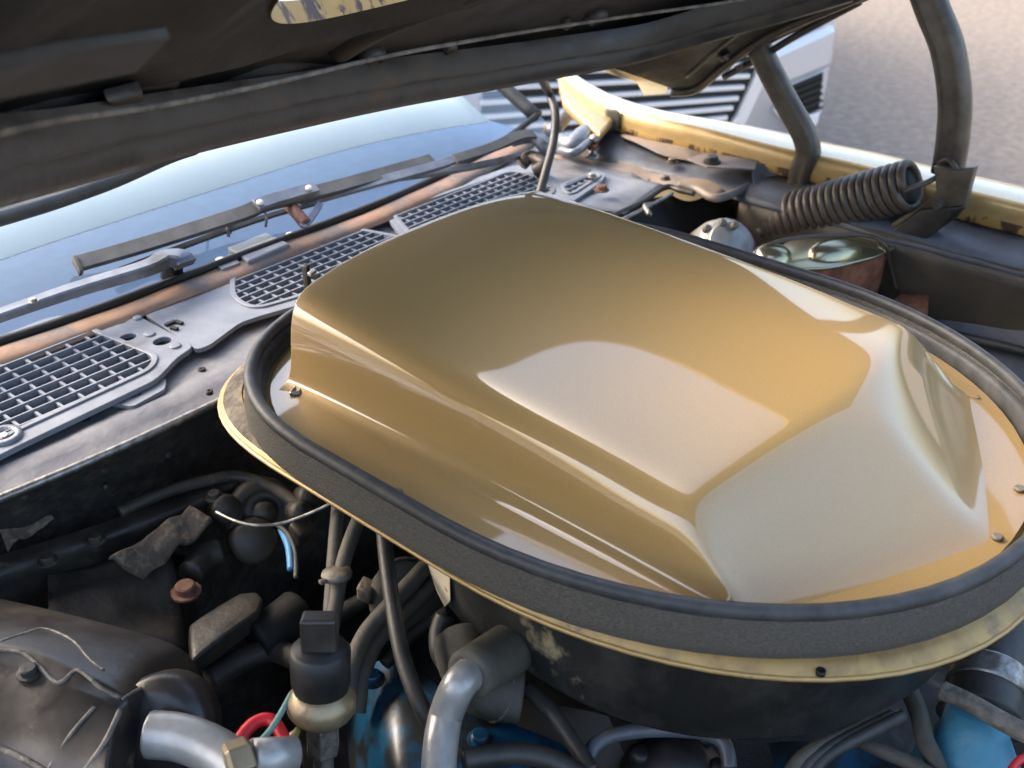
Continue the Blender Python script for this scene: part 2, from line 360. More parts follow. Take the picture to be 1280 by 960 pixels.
# driver's side corner of the hood underside
bm = B(); prism(bm, [hood_hit(u, v, 0.014) for u, v in ((735, 76), (800, 58), (905, 26), (962, 8), (1040, -30), (1075, -20), (975, 40), (905, 84), (878, 110), (845, 114), (800, 96))], HN*-0.012)
obj('corner_panel', bm, BLACKD, hood_o, bevel=0.003, label='flat black corner panel of the hood')
for pts, r, m_ in ((((838, 116), (870, 112), (905, 84), (960, 46), (1075, -4), (1160, -50)), 0.006, HINGE), (((858, 96), (900, 60), (958, 14), (985, -10)), 0.003, HINGE), (((800, 70), (870, 46), (950, 14)), 0.005, HOODM), (((905, 96), (950, 72), (1000, 42), (1075, 2)), 0.005, HOODM)):
    bm = B(); tube(bm, [hood_hit(u, v, 0.016) for u, v in pts], r, 8, 6); obj('edge_flange', bm, m_, hood_o)
bm = B(); prism(bm, [hood_hit(u, v, 0.0) for u, v in ((742, 78), (790, 80), (806, 96), (836, 106), (834, 118), (805, 120), (796, 104), (760, 92))], HN*-0.008)
obj('corner_lip', bm, CREAM, hood_o, bevel=0.002, label='chipped cream corner lip of the hood')
for u, v in ((905, 70), (925, 80)):
    bolt(hood_o, hood_hit(u, v, 0.018), 0.006, HN, HINGE)

# ---- hood hinge -----------------------------------------------------
hg = bpy.data.objects.new('hood_hinge', None); COL.objects.link(hg); hg.parent = car; hg.location = V((0.66, 0.55, -0.1)) - car.location
tag(hg, 'greasy hood hinge with two bent arms and a thick coil spring')
def channel(pts, w, d, x, name, m=HINGE):
    bm = B(); path = spline([ax(u, v, x) for u, v in pts], 8)
    sweep(bm, path, [(-w*0.8, -d), (-w, -d*0.4), (-w, d*0.4), (-w*0.78, d*0.95), (-w*0.3, d*1.15), (w*0.15, d*0.85), (w*0.45, d*1.1), (w*0.85, d*0.8), (w, d*0.2), (w, -d*0.5), (w*0.8, -d)][::-1], up=V((-1, -0.15, 0.25)).normalized())
    return obj(name, bm, m, hg, auto=70)
channel(((944, 50), (962, 88), (984, 130), (1003, 164), (1010, 190), (1002, 215), (996, 252)), 0.0165, 0.014, 0.668, 'hinge_arm')
channel(((1140, -60), (1164, 8), (1184, 60), (1193, 120), (1191, 170), (1184, 215)), 0.0195, 0.016, 0.655, 'hinge_arm')
# bracket at the foot of the long arm and the black lower link
bm = B(); prism(bm, [ax(u, v, 0.618) for u, v in ((1166, 208), (1196, 214), (1218, 210), (1210, 238), (1206, 262), (1186, 276), (1164, 280), (1140, 286), (1120, 296), (1112, 280), (1150, 256), (1170, 240))], V((0.016, 0, 0)))
obj('bracket', bm, HINGE, hg, bevel=0.002)
bm = B(); prism(bm, [ax(u, v, 0.612) for u, v in ((1150, 262), (1204, 258), (1190, 276), (1140, 312), (1092, 344), (1060, 350), (1040, 330), (1096, 300))], V((0.02, 0, 0)))
obj('lower_link', bm, BLACK, hg, bevel=0.003)
bolt(hg, ax(1173, 256, 0.616), 0.006, (-1, 0, 0), HINGE)
# spring: close-wound helix with hooked ends
p0, p1 = ax(962, 277, 0.628), ax(1141, 231, 0.628); axs = (p1-p0); L = axs.length; axs.normalize()
s1 = axs.cross(V((0, 0, 1))).normalized(); s2 = axs.cross(s1); RS, TURNS = 0.0285, 19
pts = []
n_ = TURNS*18
for i in range(n_+1):
    a = 2*math.pi*i/18; pts.append(p0 + axs*(L*i/n_) + (s1*math.cos(a)+s2*math.sin(a))*RS)
e0, e1 = pts[0], pts[-1]
hook = [e1 + axs*0.006 + s1*-0.004, p1 + axs*0.022 + s1*0.012, p1+axs*0.035 + V((0, 0, 0.002)), ax(1196, 218, 0.628), ax(1186, 200, 0.634), ax(1172, 206, 0.64)]
bm = B(); path = pts
tube(bm, pts, 0.0056, 8, 1)
obj('spring', bm, SPRING, hg, label='brown close-wound hinge spring')
bm = B(); tube(bm, [e1] + hook, 0.0036, 8, 6); obj('spring_hook', bm, SPRING, hg)
bm = B(); tube(bm, [p0 + s1*0.02, p0 - axs*0.012 + s1*0.008, p0 - axs*0.03, p0 - axs*0.055 - V((0, 0, 0.01))], 0.004, 8, 6); obj('spring_hook', bm, SPRING, hg)
bm = B(); lathe(bm, p0+axs*0.004, axs, [(0.0222, 0), (0.0222, L-0.008)], 20); obj('spring_core', bm, BLACKD, hg)
bm = B(); prism(bm, [ax(u, v, 0.66) for u, v in ((915, 262), (938, 246), (962, 250), (968, 290), (940, 300), (914, 286))], V((0.012, 0, 0))); obj('spring_mount', bm, HINGE, hg, bevel=0.004)

# ---- windshield -------------------------------------------------------
ws = bpy.data.objects.new('windshield', None); COL.objects.link(ws); ws.parent = car; ws.location = V((0, 1.02, -0.03)) - car.location
tag(ws, 'raked windshield reflecting blue sky, with added pale panel and blue-tinted dash imitating more reflection')
WI = R(29)
def wbase(x): return V((x, 1.022 + 0.10*max(0, abs(x)-0.15)**2/0.25, -0.028))
def wpt(x, h, off=0.0):
    b = wbase(x*(1-0.12*h)); return b + V((0, math.cos(WI), math.sin(WI)))*h + V((0, -math.sin(WI), math.cos(WI)))*off
xs = [i*0.0325-0.65 for i in range(41)]
bm = B(); grid(bm, [[wpt(x, h) for x in xs] for h in [k*0.06-0.04 for k in range(14)]])
obj('glass', bm, GLASS, ws)
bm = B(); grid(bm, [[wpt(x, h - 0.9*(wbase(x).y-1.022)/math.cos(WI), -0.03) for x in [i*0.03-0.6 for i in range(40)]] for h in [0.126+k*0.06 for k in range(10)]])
obj('reflection_stand_in', bm, REFL_CARD, ws, solid=0.003, label='added pale card imitating a bright reflection in the glass')
bm = B(); grid(bm, [[V((x, y, -0.065)) for x in (-0.75, -0.3, 0.3, 0.66)] for y in (1.0, 1.2, 1.5, 1.9)])
obj('dashboard', bm, DASH, ws)
bm = B(); tube(bm, [wpt(x, -0.002, 0.004) for x in xs[::2]], 0.005, 8, 3); obj('glass_seal', bm, BLACKD, ws)
bm = B(); tube(bm, [ay(690, 165, 1.07), ay(716, 128, 1.2), ay(700, 92, 1.32), ay(676, 60, 1.5)], 0.012, 10, 6); obj('pillar_trim', bm, WIPER, ws)
bm = B(); tube(bm, [wpt(0.64, h, 0.0) for h in (0, 0.1, 0.2, 0.4, 0.7)], 0.012, 8, 4); obj('pillar', bm, HOSEB, ws)

# ---- cowl ---------------------------------------------------------------
cw = bpy.data.objects.new('cowl', None); COL.objects.link(cw); cw.parent = car; cw.location = V((0, 0.9, -0.06)) - car.location
tag(cw, 'weathered cowl with faded grey slotted air intake grilles')
CZ = -0.047
ys = [0.803, 0.806, 0.82, 0.835, 0.85, 0.88, 0.93, 0.97, 1.0, 1.02]
def cowlz(x, y):
    z = CZ + 0.0015*noise.noise(V((x*24, y*24, 3)))
    if y < 0.809: z -= 0.006
    if 0.82 < y < 0.84: z += 0.004
    if y > 0.985: z += (y-0.985)*0.35
    return z
bm = B(); grid(bm, [[V((x, y + (0.05*max(0, abs(x)-0.25)**2/0.15), cowlz(x, y))) for x in [i*0.02-0.8 for i in range(69)]] for y in ys])
obj('cowl_panel', bm, COWLM, cw, solid=0.0015, label='grey weathered cowl sheet metal')
bm = B(); sweep(bm, [V((-0.8+i*0.05, 0.802+(0.05*max(0, abs(-0.8+i*0.05)-0.25)**2/0.15), CZ-0.004)) for i in range(28)], circ(0.0042, 8)); obj('front_lip', bm, STEEL, cw)
# primer strip below the glass
bm = B(); rows = []
for y, z in ((0.985, -0.036), (0.995, -0.031), (1.01, -0.028), (1.02, -0.03), (1.03, -0.036)):
    rows.append([V((x, y+0.09*max(0, abs(x)-0.15)**2/0.25+0.004*noise.noise(V((x*9, 0, 0))), z+0.003*noise.noise(V((x*14, y*20, 1))))) for x in [i*0.025-0.75 for i in range(53)]])
grid(bm, rows); obj('primer_strip', bm, PRIMER, cw, solid=0.002, label='tan sun-burnt metal below the windshield')
GZC = -0.034      # top of the plastic grille panels
def rounded(pts, r, n=4):
    out = []; N = len(pts); pts = [V((p[0], p[1], 0)) for p in pts]
    for i, p in enumerate(pts):
        a = (pts[i-1]-p); b = (pts[(i+1) % N]-p); k = min(r, a.length*0.45, b.length*0.45); a.normalize(); b.normalize()
        q0, q1 = p+a*k, p+b*k
        for j in range(n+1):
            t = j/n; out.append((q0*(1-t)**2 + p*2*t*(1-t) + q1*t*t).to_2d())
    return out
def inside(poly, x, y):
    c = False; N = len(poly)
    for i in range(N):
        x0, y0 = poly[i]; x1, y1 = poly[(i+1) % N]
        if (y0 > y) != (y1 > y) and x < (x1-x0)*(y-y0)/(y1-y0)+x0: c = not c
    return c
def spans(poly, axis, val):
    xs_ = []; N = len(poly)
    for i in range(N):
        a, b = poly[i], poly[(i+1) % N]
        if (a[axis] > val) != (b[axis] > val):
            t = (val-a[axis])/(b[axis]-a[axis]); xs_.append(a[1-axis]+t*(b[1-axis]-a[1-axis]))
    xs_.sort(); return list(zip(xs_[::2], xs_[1::2]))
def grille(poly, px, py, parent, z, name='grille'):
    g = bpy.data.objects.new(name, None); COL.objects.link(g); g.parent = parent
    P = rounded(poly, 0.018)
    g.location = V((sum(p[0] for p in P)/len(P), sum(p[1] for p in P)/len(P), z)) - root_loc(parent)
    bm = B(); sweep(bm, [V((p[0], p[1], z)) for p in P], [(-0.0035, -0.010), (-0.0035, 0.002), (0.0025, 0.002), (0.0025, -0.010)], closed=True)
    obj('frame', bm, GREY, g, bevel=0.0008, auto=40)
    bm = B(); bm.faces.new([bm.verts.new(V((p[0], p[1], z-0.011))) for p in P]); obj('void', bm, BLACKD, g, smooth=False)
    x0, x1 = min(p[0] for p in P), max(p[0] for p in P); y0, y1 = min(p[1] for p in P), max(p[1] for p in P)
    y = y0+py
    while y < y1-py*0.4:
        for a, b in spans(P, 1, y):
            if b-a > 0.01:
                bm = B(); box(bm, ((a+b)/2, y, z-0.003), ((b-a)/2, 0, 0), (0, 0.0009, 0), (0, 0, 0.0046)); obj('bar', bm, GREY, g, smooth=False)
        y += py
    x = x0+px
    while x < x1-px*0.4:
        for a, b in spans(P, 0, x):
            if b-a > 0.01:
                bm = B(); box(bm, (x, (a+b)/2, z-0.0044), (0.0014, 0, 0), (0, (b-a)/2, 0), (0, 0, 0.0042)); obj('bar', bm, GREY, g, smooth=False)
        x += px
    return g
def q2(*uv, z=GZC): return [tuple(az(u, v, z).to_2d()) for u, v in uv]
gA = q2((-170, 500), (88, 402), (196, 446), (188, 462), (18, 540), (-120, 612))
gB = q2((291, 345), (330, 318), (440, 285), (520, 300), (440, 350), (318, 386), (292, 372))
gC = q2((490, 265), (640, 213), (672, 220), (695, 238), (640, 268), (520, 300))
gD = q2((700, 232), (742, 216), (750, 219), (712, 244))
def plate(name, outline, holes, z, th, m, parent, label=None):
    bm = B()
    vs_ = [bm.verts.new(V((p[0], p[1], z))) for p in outline]; ed = [bm.edges.new((vs_[i], vs_[(i+1) % len(vs_)])) for i in range(len(vs_))]
    for h in holes:
        hv = [bm.verts.new(V((p[0], p[1], z))) for p in h]; ed += [bm.edges.new((hv[i], hv[(i+1) % len(hv)])) for i in range(len(hv))]
    bmesh.ops.triangle_fill(bm, use_beauty=True, use_dissolve=False, edges=ed)
    r = bmesh.ops.extrude_face_region(bm, geom=list(bm.faces))
    bmesh.ops.translate(bm, verts=[e for e in r['geom'] if isinstance(e, bmesh.types.BMVert)], vec=(0, 0, -th))
    return obj(name, bm, m, parent, smooth=False, label=label, bevel=0.001)
def disc(u, v, r, z=GZC, n=14, ry=None):
    c = az(u, v, z); return [(c.x+r*math.cos(2*math.pi*k/n), c.y+(ry or r)*math.sin(2*math.pi*k/n)) for k in range(n)]
# left panel: grille A with a perforated end
oA = rounded(q2((-200, 498), (60, 396), (150, 386), (172, 394), (244, 432), (222, 446), (196, 474), (20, 558), (-160, 650)), 0.012)
plate('intake_panel', oA, [rounded(gA, 0.018), disc(150, 401, 0.0085, ry=0.0075), disc(160, 421, 0.0088, ry=0.0075), disc(203, 426, 0.0098, ry=0.0085)], GZC, 0.006, GREY, cw, 'faded grey plastic intake panel with round holes')
grille(gA, 0.0215, 0.0165, cw, GZC)
for u, v, r in ((187, 418, 0.006), (219, 433, 0.006), (172, 398, 0.005)):
    bm = B(); p = az(u, v, GZC); lathe(bm, p, (0, 0, 1), [(r, -0.002), (r, 0.0014), (r*0.8, 0.002), (0, 0.0012)], 14); obj('moulded_boss', bm, GREY, cw)
# tab and lower bracket in front of it
plate('mount_tab', rounded(q2((144, 494), (200, 470), (208, 474), (206, 486), (166, 508), (138, 504), z=-0.04), 0.004), [rounded(q2((158, 489), (170, 484), (173, 488), (161, 493), z=-0.04), 0.002), rounded(q2((162, 495), (175, 489), (178, 493), (166, 498), z=-0.04), 0.002)], -0.04, 0.004, GREY, cw)
bm = B(); p = az(4, 545, -0.033); lathe(bm, p, (0, 0, 1), [(0.016, -0.004), (0.016, 0.002), (0.011, 0.003), (0.010, -0.003), (0, -0.003)], 18); obj('screw_recess', bm, GREY, cw)
bolt(cw, p + V((0, 0, -0.004)), 0.005, m=STEEL)
# bridge panel between the grilles
oB = rounded(q2((172, 386), (196, 374), (230, 366), (285, 345), (286, 340), (330, 312), (438, 281), (478, 292), (560, 300), (440, 362), (330, 392), (300, 402), (262, 430), (246, 436)), 0.008)
plate('intake_panel', oB, [rounded(gB, 0.018)], GZC-0.001, 0.005, GREY, cw, 'faded grey plastic bridge panel around the middle grille')
grille(gB, 0.0178, 0.0138, cw, GZC-0.001)
for u0, v0, u1, v1 in ((207, 407, 219, 402), (219, 402, 228, 405), (214, 410, 222, 412)):
    a, b = az(u0, v0, GZC), az(u1, v1, GZC); bm = B(); d = (b-a)/2; s_ = d.cross(V((0, 0, 1))).normalized()*0.0022
    box(bm, (a+b)/2 + V((0, 0, 0.0005)), d, s_, (0, 0, 0.0014)); obj('slot', bm, BLACKD, cw, smooth=False)
oC = rounded(q2((480, 266), (500, 254), (640, 206), (668, 206), (706, 228), (742, 212), (758, 216), (752, 226), (700, 262), (520, 320)), 0.008)
plate('intake_panel', oC, [rounded(gC, 0.018), rounded(gD, 0.006)], GZC-0.001, 0.005, GREY, cw, 'faded grey plastic intake panel by the wiper pivot')
grille(gC, 0.0172, 0.0135, cw, GZC-0.001)
grille(gD, 0.014, 0.012, cw, GZC-0.001)
for u, v, r, m_ in ((240, 345, 0.0062, RUSTB), (183, 366, 0.0058, RUSTB), (276, 329, 0.0056, WHITEB), (363, 297, 0.0052, WHITEB), (742, 186, 0.0064, RUSTB), (752, 238, 0.007, RUSTB), (672, 218, 0.004, RUSTB), (740, 221, 0.005, STEEL)):
    bolt(cw, az(u, v, -0.03), r, m=m_)
for u, v in ((64, 523), (108, 524), (252, 462), (264, 478), (190, 486)):
    bm = B(); lathe(bm, az(u, v, CZ+0.001), (0, 0, 1), [(0.004, 0), (0.004, 0.0012), (0.002, 0.0014), (0.001, 0.0)], 10); obj('hole', bm, BLACKD, cw)
# wiper linkage cover (metal step between the two grilles)
bm = B(); prism(bm, [az(u, v, -0.024) for u, v in ((284, 309), (332, 290), (362, 304), (310, 326))], (0, 0, -0.012)); obj('linkage_cover', bm, GREY, cw, bevel=0.002, smooth=False)
for uv in (((262, 290), (268, 278), (286, 272), (288, 292)), ((286, 296), (288, 274), (330, 262), (332, 284))):
    bm = B(); tube(bm, [az(u, v, -0.006+0.02*(v < 280)) for u, v in uv], 0.002, 6, 2); obj('guard_wire', bm, WIPER, cw)
bm = B(); prism(bm, [az(u, v, -0.026) for u, v in ((262, 328), (290, 316), (300, 328), (278, 336))], (0, 0, -0.005)); obj('bracket_tab', bm, GREY, cw, bevel=0.001, smooth=False)
# wash nozzle and cowl end ducting on the driver's side
bm = B(); p = az(742, 196, -0.045); lathe(bm, p, (0, 0, 1), [(0.014, 0), (0.008, 0.004), (0.0045, 0.007), (0.0045, 0.022), (0.009, 0.024), (0.009, 0.031), (0.004, 0.034)], 12); obj('adjuster_stud', bm, STEEL, cw)

# ---- wipers (passenger and driver) ---------------------------------------
wp = bpy.data.objects.new('wiper', None); COL.objects.link(wp); wp.parent = car; wp.location = az(225, 335, 0) - car.location
bm = B(); path = [az(u, v, z) for u, v, z in ((-120, 436, 0.012), (0, 393, 0.010), (90, 362, 0.008), (182, 334, 0.006), (206, 322, 0.006), (226, 322, 0.004), (233, 330, -0.002))]
sweep(bm, spline(path, 5), [(-0.010, -0.007), (-0.010, 0.003), (-0.008, 0.005), (0.008, 0.005), (0.010, 0.003), (0.010, -0.007)], scale=lambda t: 0.65+0.55*min(1, t*1.3))
obj('arm', bm, WIPER, wp, auto=40, bevel=0.001)
bm = B(); lathe(bm, az(215, 345, -0.03), (0, -0.3, 1), [(0.013, 0), (0.012, 0.012), (0.014, 0.02), (0.012, 0.03)], 16); obj('pivot', bm, DARKP, wp)
bolt(wp, az(42, 377, 0.013), 0.0035, m=STEEL)
wq = bpy.data.objects.new('wiper', None); COL.objects.link(wq); wq.parent = car; wq.location = az(690, 180, 0) - car.location
def strip(pts, w, t, m, parent, name, zz, upv=V((0, -0.45, 0.9))):
    bm = B(); sweep(bm, spline([az(u, v, z) for (u, v), z in zip(pts, zz)], 5), [(-w, -t), (-w, t), (w, t), (w, -t)], up=upv); return obj(name, bm, m, parent, bevel=0.0006, auto=40)
strip(((96, 330), (180, 306), (300, 268), (330, 256), (400, 239), (470, 220), (541, 200)), 0.0095, 0.003, RUBB, wp, 'blade', (0.012, 0.014, 0.02, 0.022, 0.02, 0.018, 0.016))
strip(((320, 257), (345, 248), (395, 234)), 0.008, 0.0025, WIPER, wp, 'blade_clamp', (0.028, 0.029, 0.028))
for u, v in ((325, 254), (386, 236)):
    bm = B(); lathe(bm, az(u, v, 0.031), (0, -0.4, 1), [(0.0042, 0), (0.0042, 0.002), (0.003, 0.0035)], 12); obj('rivet', bm, WHITEB, wp)
bm = B(); a = az(97, 332, 0.012); box(bm, a, (0.003, 0.001, 0), (0.002, 0.01, 0.005), (0, -0.002, 0.004)); obj('blade_end', bm, HOSEG, wp, bevel=0.001)
strip(((150, 338), (250, 300), (330, 272), (400, 252)), 0.0035, 0.002, DARKP, wp, 'blade_lip', (0.0, 0.0, 0.002, 0.004))
strip(((374, 254), (440, 236), (540, 209), (566, 200), (610, 186), (656, 172), (690, 178)), 0.0065, 0.003, WIPER, wq, 'arm', (0.012, 0.013, 0.014, 0.014, 0.014, 0.013, 0.004))
strip(((568, 199), (610, 186), (648, 170), (668, 168)), 0.0075, 0.002, RUBB, wq, 'blade', (0.022, 0.022, 0.022, 0.018))
strip(((500, 222), (570, 212), (620, 202), (650, 194)), 0.0045, 0.003, WIPER, wq, 'link', (0.0, 0.0, -0.004, -0.01))
bm = B(); tube(bm, [az(u, v, z) for u, v, z in ((640, 176, 0.01), (664, 172, 0.012), (680, 184, 0.002), (684, 200, -0.02))], 0.009, 10, 5); obj('pivot', bm, WIPER, wq)
bm = B(); tube(bm, [az(360, 255, 0.012), az(372, 268, 0.008), az(382, 280, 0.0)], 0.0075, 10, 4); obj('link_joint', bm, RUSTB, wq)
strip(((378, 284), (386, 276), (396, 262), (400, 254)), 0.004, 0.002, WIPER, wq, 'link', (0.0, 0.002, 0.008, 0.012))
bm = B(); tube(bm, [az(652, 205, -0.02), az(664, 196, -0.012), az(680, 206, -0.016), az(668, 214, -0.025)], 0.010, 10, 5); obj('linkage', bm, HINGE, wq)
for o in (wp, wq): o['label'] = 'scuffed grey windshield wiper resting by the cowl'
# drain hose crossing from cowl to the hood
# ---- driver's side cowl end, fender, apron --------------------------------
fd = bpy.data.objects.new('fender', None); COL.objects.link(fd); fd.parent = car; fd.location = V((0.75, 0.6, -0.3)) - car.location
tag(fd, 'gold driver side fender with a rust-flaked inner flange')
ft = [(700, 92), (740, 122), (800, 146), (880, 164), (980, 189), (1060, 206), (1130, 224), (1200, 240), (1290, 262), (1420, 296)]
top = spline([az(u, v, 0.004) for u, v in ft], 5)
bm = B(); rows = []
for dx, dz in ((-0.001, -0.023), (-0.001, -0.014), (0.0, -0.006), (0.003, 0.0), (0.008, 0.002)):
    rows.append([p + V((dx, 0, dz)) for p in top])
grid(bm, rows); obj('inner_flange', bm, GOLDW, fd, label='gold inner flange of the fender')
bm = B(); rows = []
for dx, dz in ((0.012, -0.040), (0.004, -0.038), (-0.002, -0.033), (-0.001, -0.023)):
    rows.append([p + V((dx, 0, dz)) for p in top])
grid(bm, rows); obj('flange_foot', bm, GOLDR, fd, label='foot of the flange flaking to rust')
bm = B(); rows = []
for dx, dz in ((0.008, 0.002), (0.02, 0.004), (0.05, 0.004), (0.09, -0.006), (0.13, -0.024), (0.16, -0.06), (0.175, -0.14), (0.18, -0.3), (0.17, -0.55)):
    rows.append([p + V((dx*min(1, 0.35+0.65*max(0, 1.2-p.y)/0.45) if p.y > 0.75 else dx, 0, dz)) for p in top])
grid(bm, rows); obj('outer_skin', bm, CREAM, fd, label='bright gold outer skin of the fender')
bm = B(); p = az(765, 150, -0.012); box(bm, p, (0.003, 0.004, 0), (0.003, -0.011, 0), (0, 0, 0.017)); obj('rubber_bumper', bm, HOSEG, fd, bevel=0.003)
# ledge below the flange
ap = bpy.data.objects.new('inner_fender', None); COL.objects.link(ap); ap.parent = car; ap.location = V((0.65, 0.5, -0.4)) - car.location
tag(ap, 'dusty dark inner fender apron below the gold flange')
bm = B(); rows = []
for dx, dz in ((0.010, -0.036), (-0.012, -0.040), (-0.04, -0.046), (-0.06, -0.052), (-0.066, -0.06)):
    rows.append([p + V((dx, 0, dz + 0.003*noise.noise(p*20+V((0, 0, dz*90))))) for p in top if p.y < 1.0])
grid(bm, rows); obj('ledge', bm, LEDGE, ap, solid=0.002)
bm = B(); rows = []
for dx, dz in ((-0.062, -0.052), (-0.066, -0.075), (-0.06, -0.12), (-0.05, -0.2), (-0.05, -0.4)):
    rows.append([p + V((dx, 0, dz + 0.004*noise.noise(p*11))) for p in top if p.y < 0.72])
grid(bm, rows); obj('apron', bm, APRON, ap, solid=0.002)
bm = B(); tube(bm, [ax(u, v, 0.6285) for u, v in ((1136, 300), (1170, 310), (1192, 328), (1196, 350), (1184, 366), (1150, 368))], 0.0035, 8, 6); obj('pressed_bead', bm, APRON, ap)
bm = B(); tube(bm, [ax(u, v, 0.6285) for u, v in ((1150, 380), (1200, 392), (1240, 390), (1290, 380))], 0.004, 8, 6); obj('pressed_bead', bm, LEDGE, ap)
bolt(ap, ax(1175, 344, 0.630), 0.010, (-1, 0, 0), BLACK)
bm = B(); tube(bm, [ax(u, v, 0.58) for u, v in ((1150, 408), (1215, 424), (1250, 432), (1290, 442), (1400, 470))], 0.006, 10, 4); obj('wiring_conduit', bm, HOSEB, ap)
bm = B(); rough_sheet(bm, [ax(1150, 400, 0.61), ax(1340, 400, 0.61), ax(1340, 520, 0.56), ax(1100, 520, 0.56)], 12, 8, 0.012, 12, V((-1, 0, 0))); obj('wheelhouse', bm, LEDGE, ap)
# cowl end: dented tan sheet, folds, bolt tab, dark pocket
ce = bpy.data.objects.new('cowl_end', None); COL.objects.link(ce); ce.parent = car; ce.location = V((0.6, 0.85, -0.07)) - car.location
tag(ce, 'dusty dented sheet metal at the cowl end with bolts')
bm = B(); rough_sheet(bm, [az(690, 200, -0.048), az(760, 160, -0.044), az(950, 196, -0.042), az(900, 250, -0.055)], 22, 22, 0.012, 16); obj('sheet', bm, DUSTY, ce, solid=0.002)
bm = B(); rough_sheet(bm, [az(700, 258, -0.04), az(742, 212, -0.042), az(830, 232, -0.044), az(780, 268, -0.046)], 10, 10, 0.003, 20); obj('sheet', bm, GREY, ce, solid=0.002)
bm = B(); grid(bm, [[az(u, v, -0.03+0.006*math.sin(i*1.3+r)) for i, (u, v) in enumerate(row)] for r, row in enumerate([[(768, 163), (830, 180), (890, 186), (950, 192)], [(775, 172), (830, 190), (880, 196), (945, 206)], [(800, 178), (826, 197), (868, 202), (940, 214)]])]); obj('fold', bm, DUSTY, ce, solid=0.003, subsurf=2)
bm = B(); prism(bm, [az(u, v, -0.018) for u, v in ((858, 198), (880, 191), (948, 199), (944, 211), (884, 208))], (0, 0, -0.003)); obj('tab', bm, DUSTY, ce, bevel=0.001, smooth=False)
bolt(ce, az(890, 203, -0.018), 0.0085, m=BLACK)
bolt(ce, az(840, 203, -0.034), 0.006, m=HINGE); bolt(ce, az(832, 224, -0.036), 0.005, m=HINGE)
bm = B(); grid(bm, [[az(u, v, z) for (u, v), z in zip(row, zz)] for row, zz in (([(936, 212), (945, 200), (985, 206), (1000, 214)], (-0.02, -0.018, -0.02, -0.024)), ([(944, 236), (955, 226), (985, 226), (1000, 232)], (-0.045, -0.04, -0.04, -0.04)), ([(946, 262), (960, 252), (985, 250), (1000, 250)], (-0.07, -0.07, -0.07, -0.07)))]); obj('folded_gusset', bm, LEDGE, ce, solid=0.003, subsurf=2)
bm = B(); rough_sheet(bm, [az(760, 276, -0.07), az(840, 236, -0.06), az(945, 250, -0.10), az(900, 300, -0.13)], 14, 14, 0.02, 14); obj('pocket', bm, BLACKD, ce)
for pts, r, m_ in ((((760, 272), (800, 254), (832, 234), (850, 238), (868, 242)), 0.004, HOSEB), (((775, 276), (815, 256), (840, 242)), 0.0028, STEEL), (((812, 268), (806, 258), (815, 256)), 0.004, STEEL), (((848, 232), (870, 236), (888, 246), (905, 246), (938, 232)), 0.006, DUSTY)):
    bm = B(); tube(bm, [az(u, v, -0.045) for u, v in pts], r, 8, 5); obj('seam', bm, m_, ce)
bm = B(); tube(bm, [az(u, v, z) for u, v, z in ((696, 176, -0.03), (716, 182, -0.022), (730, 168, -0.02), (752, 158, -0.03))], 0.015, 12, 6, scale=lambda t: 1-0.35*abs(t-0.5)); obj('rubber_boot', bm, WIPER, ce)
bm = B(); tube(bm, [az(u, v, z) for u, v, z in ((700, 188, -0.025), (720, 190, -0.018), (740, 172, -0.02))], 0.006, 10, 6); obj('rubber_boot', bm, WIPER, ce)
bm = B(); prism(bm, [az(u, v, -0.006) for u, v in ((698, 98), (716, 104), (740, 126), (766, 148), (750, 166), (728, 150), (704, 126))], (0, 0, -0.015)); obj('quarter', bm, GOLDW, ce, bevel=0.004)

# ---- firewall and bay ----------------------------------------------------
fw_ = bpy.data.objects.new('firewall', None); COL.objects.link(fw_); fw_.parent = car; fw_.location = V((0, 0.85, -0.5)) - car.location
tag(fw_, 'tarred black firewall below the cowl')
bm = B(); rows = []
for y, z in ((0.812, -0.052), (0.822, -0.075), (0.835, -0.11), (0.845, -0.16), (0.85, -0.25), (0.86, -0.4), (0.86, -0.6)):
    rows.append([V((x, y+(0.05*max(0, abs(x)-0.25)**2/0.15)+0.006*noise.noise(V((x*13, z*13, 5))), z)) for x in [i*0.03-0.8 for i in range(47)]])
grid(bm, rows); obj('wall', bm, FIREW, fw_)
def ledge_z(u, v): return az(u, v, -0.135)
bm = B(); grid(bm, [[az(u, v, z) for u, v in row] for row, z in (([(-60, 712), (60, 676), (140, 650), (220, 622), (292, 590)], -0.115), ([(-60, 728), (60, 690), (140, 664), (225, 634), (296, 600)], -0.112), ([(-60, 748), (60, 706), (150, 676), (235, 644), (300, 612)], -0.122), ([(-60, 800), (60, 750), (160, 712), (240, 672), (305, 634)], -0.17))]); obj('ledge', bm, DUSTB, fw_, subsurf=2)
bm = B(); rough_sheet(bm, [az(136, 698, -0.112), az(238, 636, -0.112), az(266, 650, -0.118), az(178, 722, -0.14)], 14, 8, 0.008, 60); obj('fibre_pad', bm, FIBRE, fw_, solid=0.008, label='ragged brown fibre pad on the firewall ledge')
bm = B(); rough_sheet(bm, [az(-10, 640, -0.09), az(40, 610, -0.09), az(68, 648, -0.115), az(10, 690, -0.12)], 8, 8, 0.01, 60); obj('fibre_pad', bm, FIBRE, fw_)
bay = bpy.data.objects.new('engine_bay', None); COL.objects.link(bay); bay.parent = car; bay.location = V((0, 0.4, -0.7)) - car.location
tag(bay, 'dark oily walls and floor of the engine bay')
bm = B(); rough_sheet(bm, [(-0.75, -0.1, -0.62), (0.66, -0.1, -0.62), (0.66, 0.88, -0.62), (-0.75, 0.88, -0.62)], 30, 24, 0.06, 9); obj('floor', bm, BLACKD, bay)
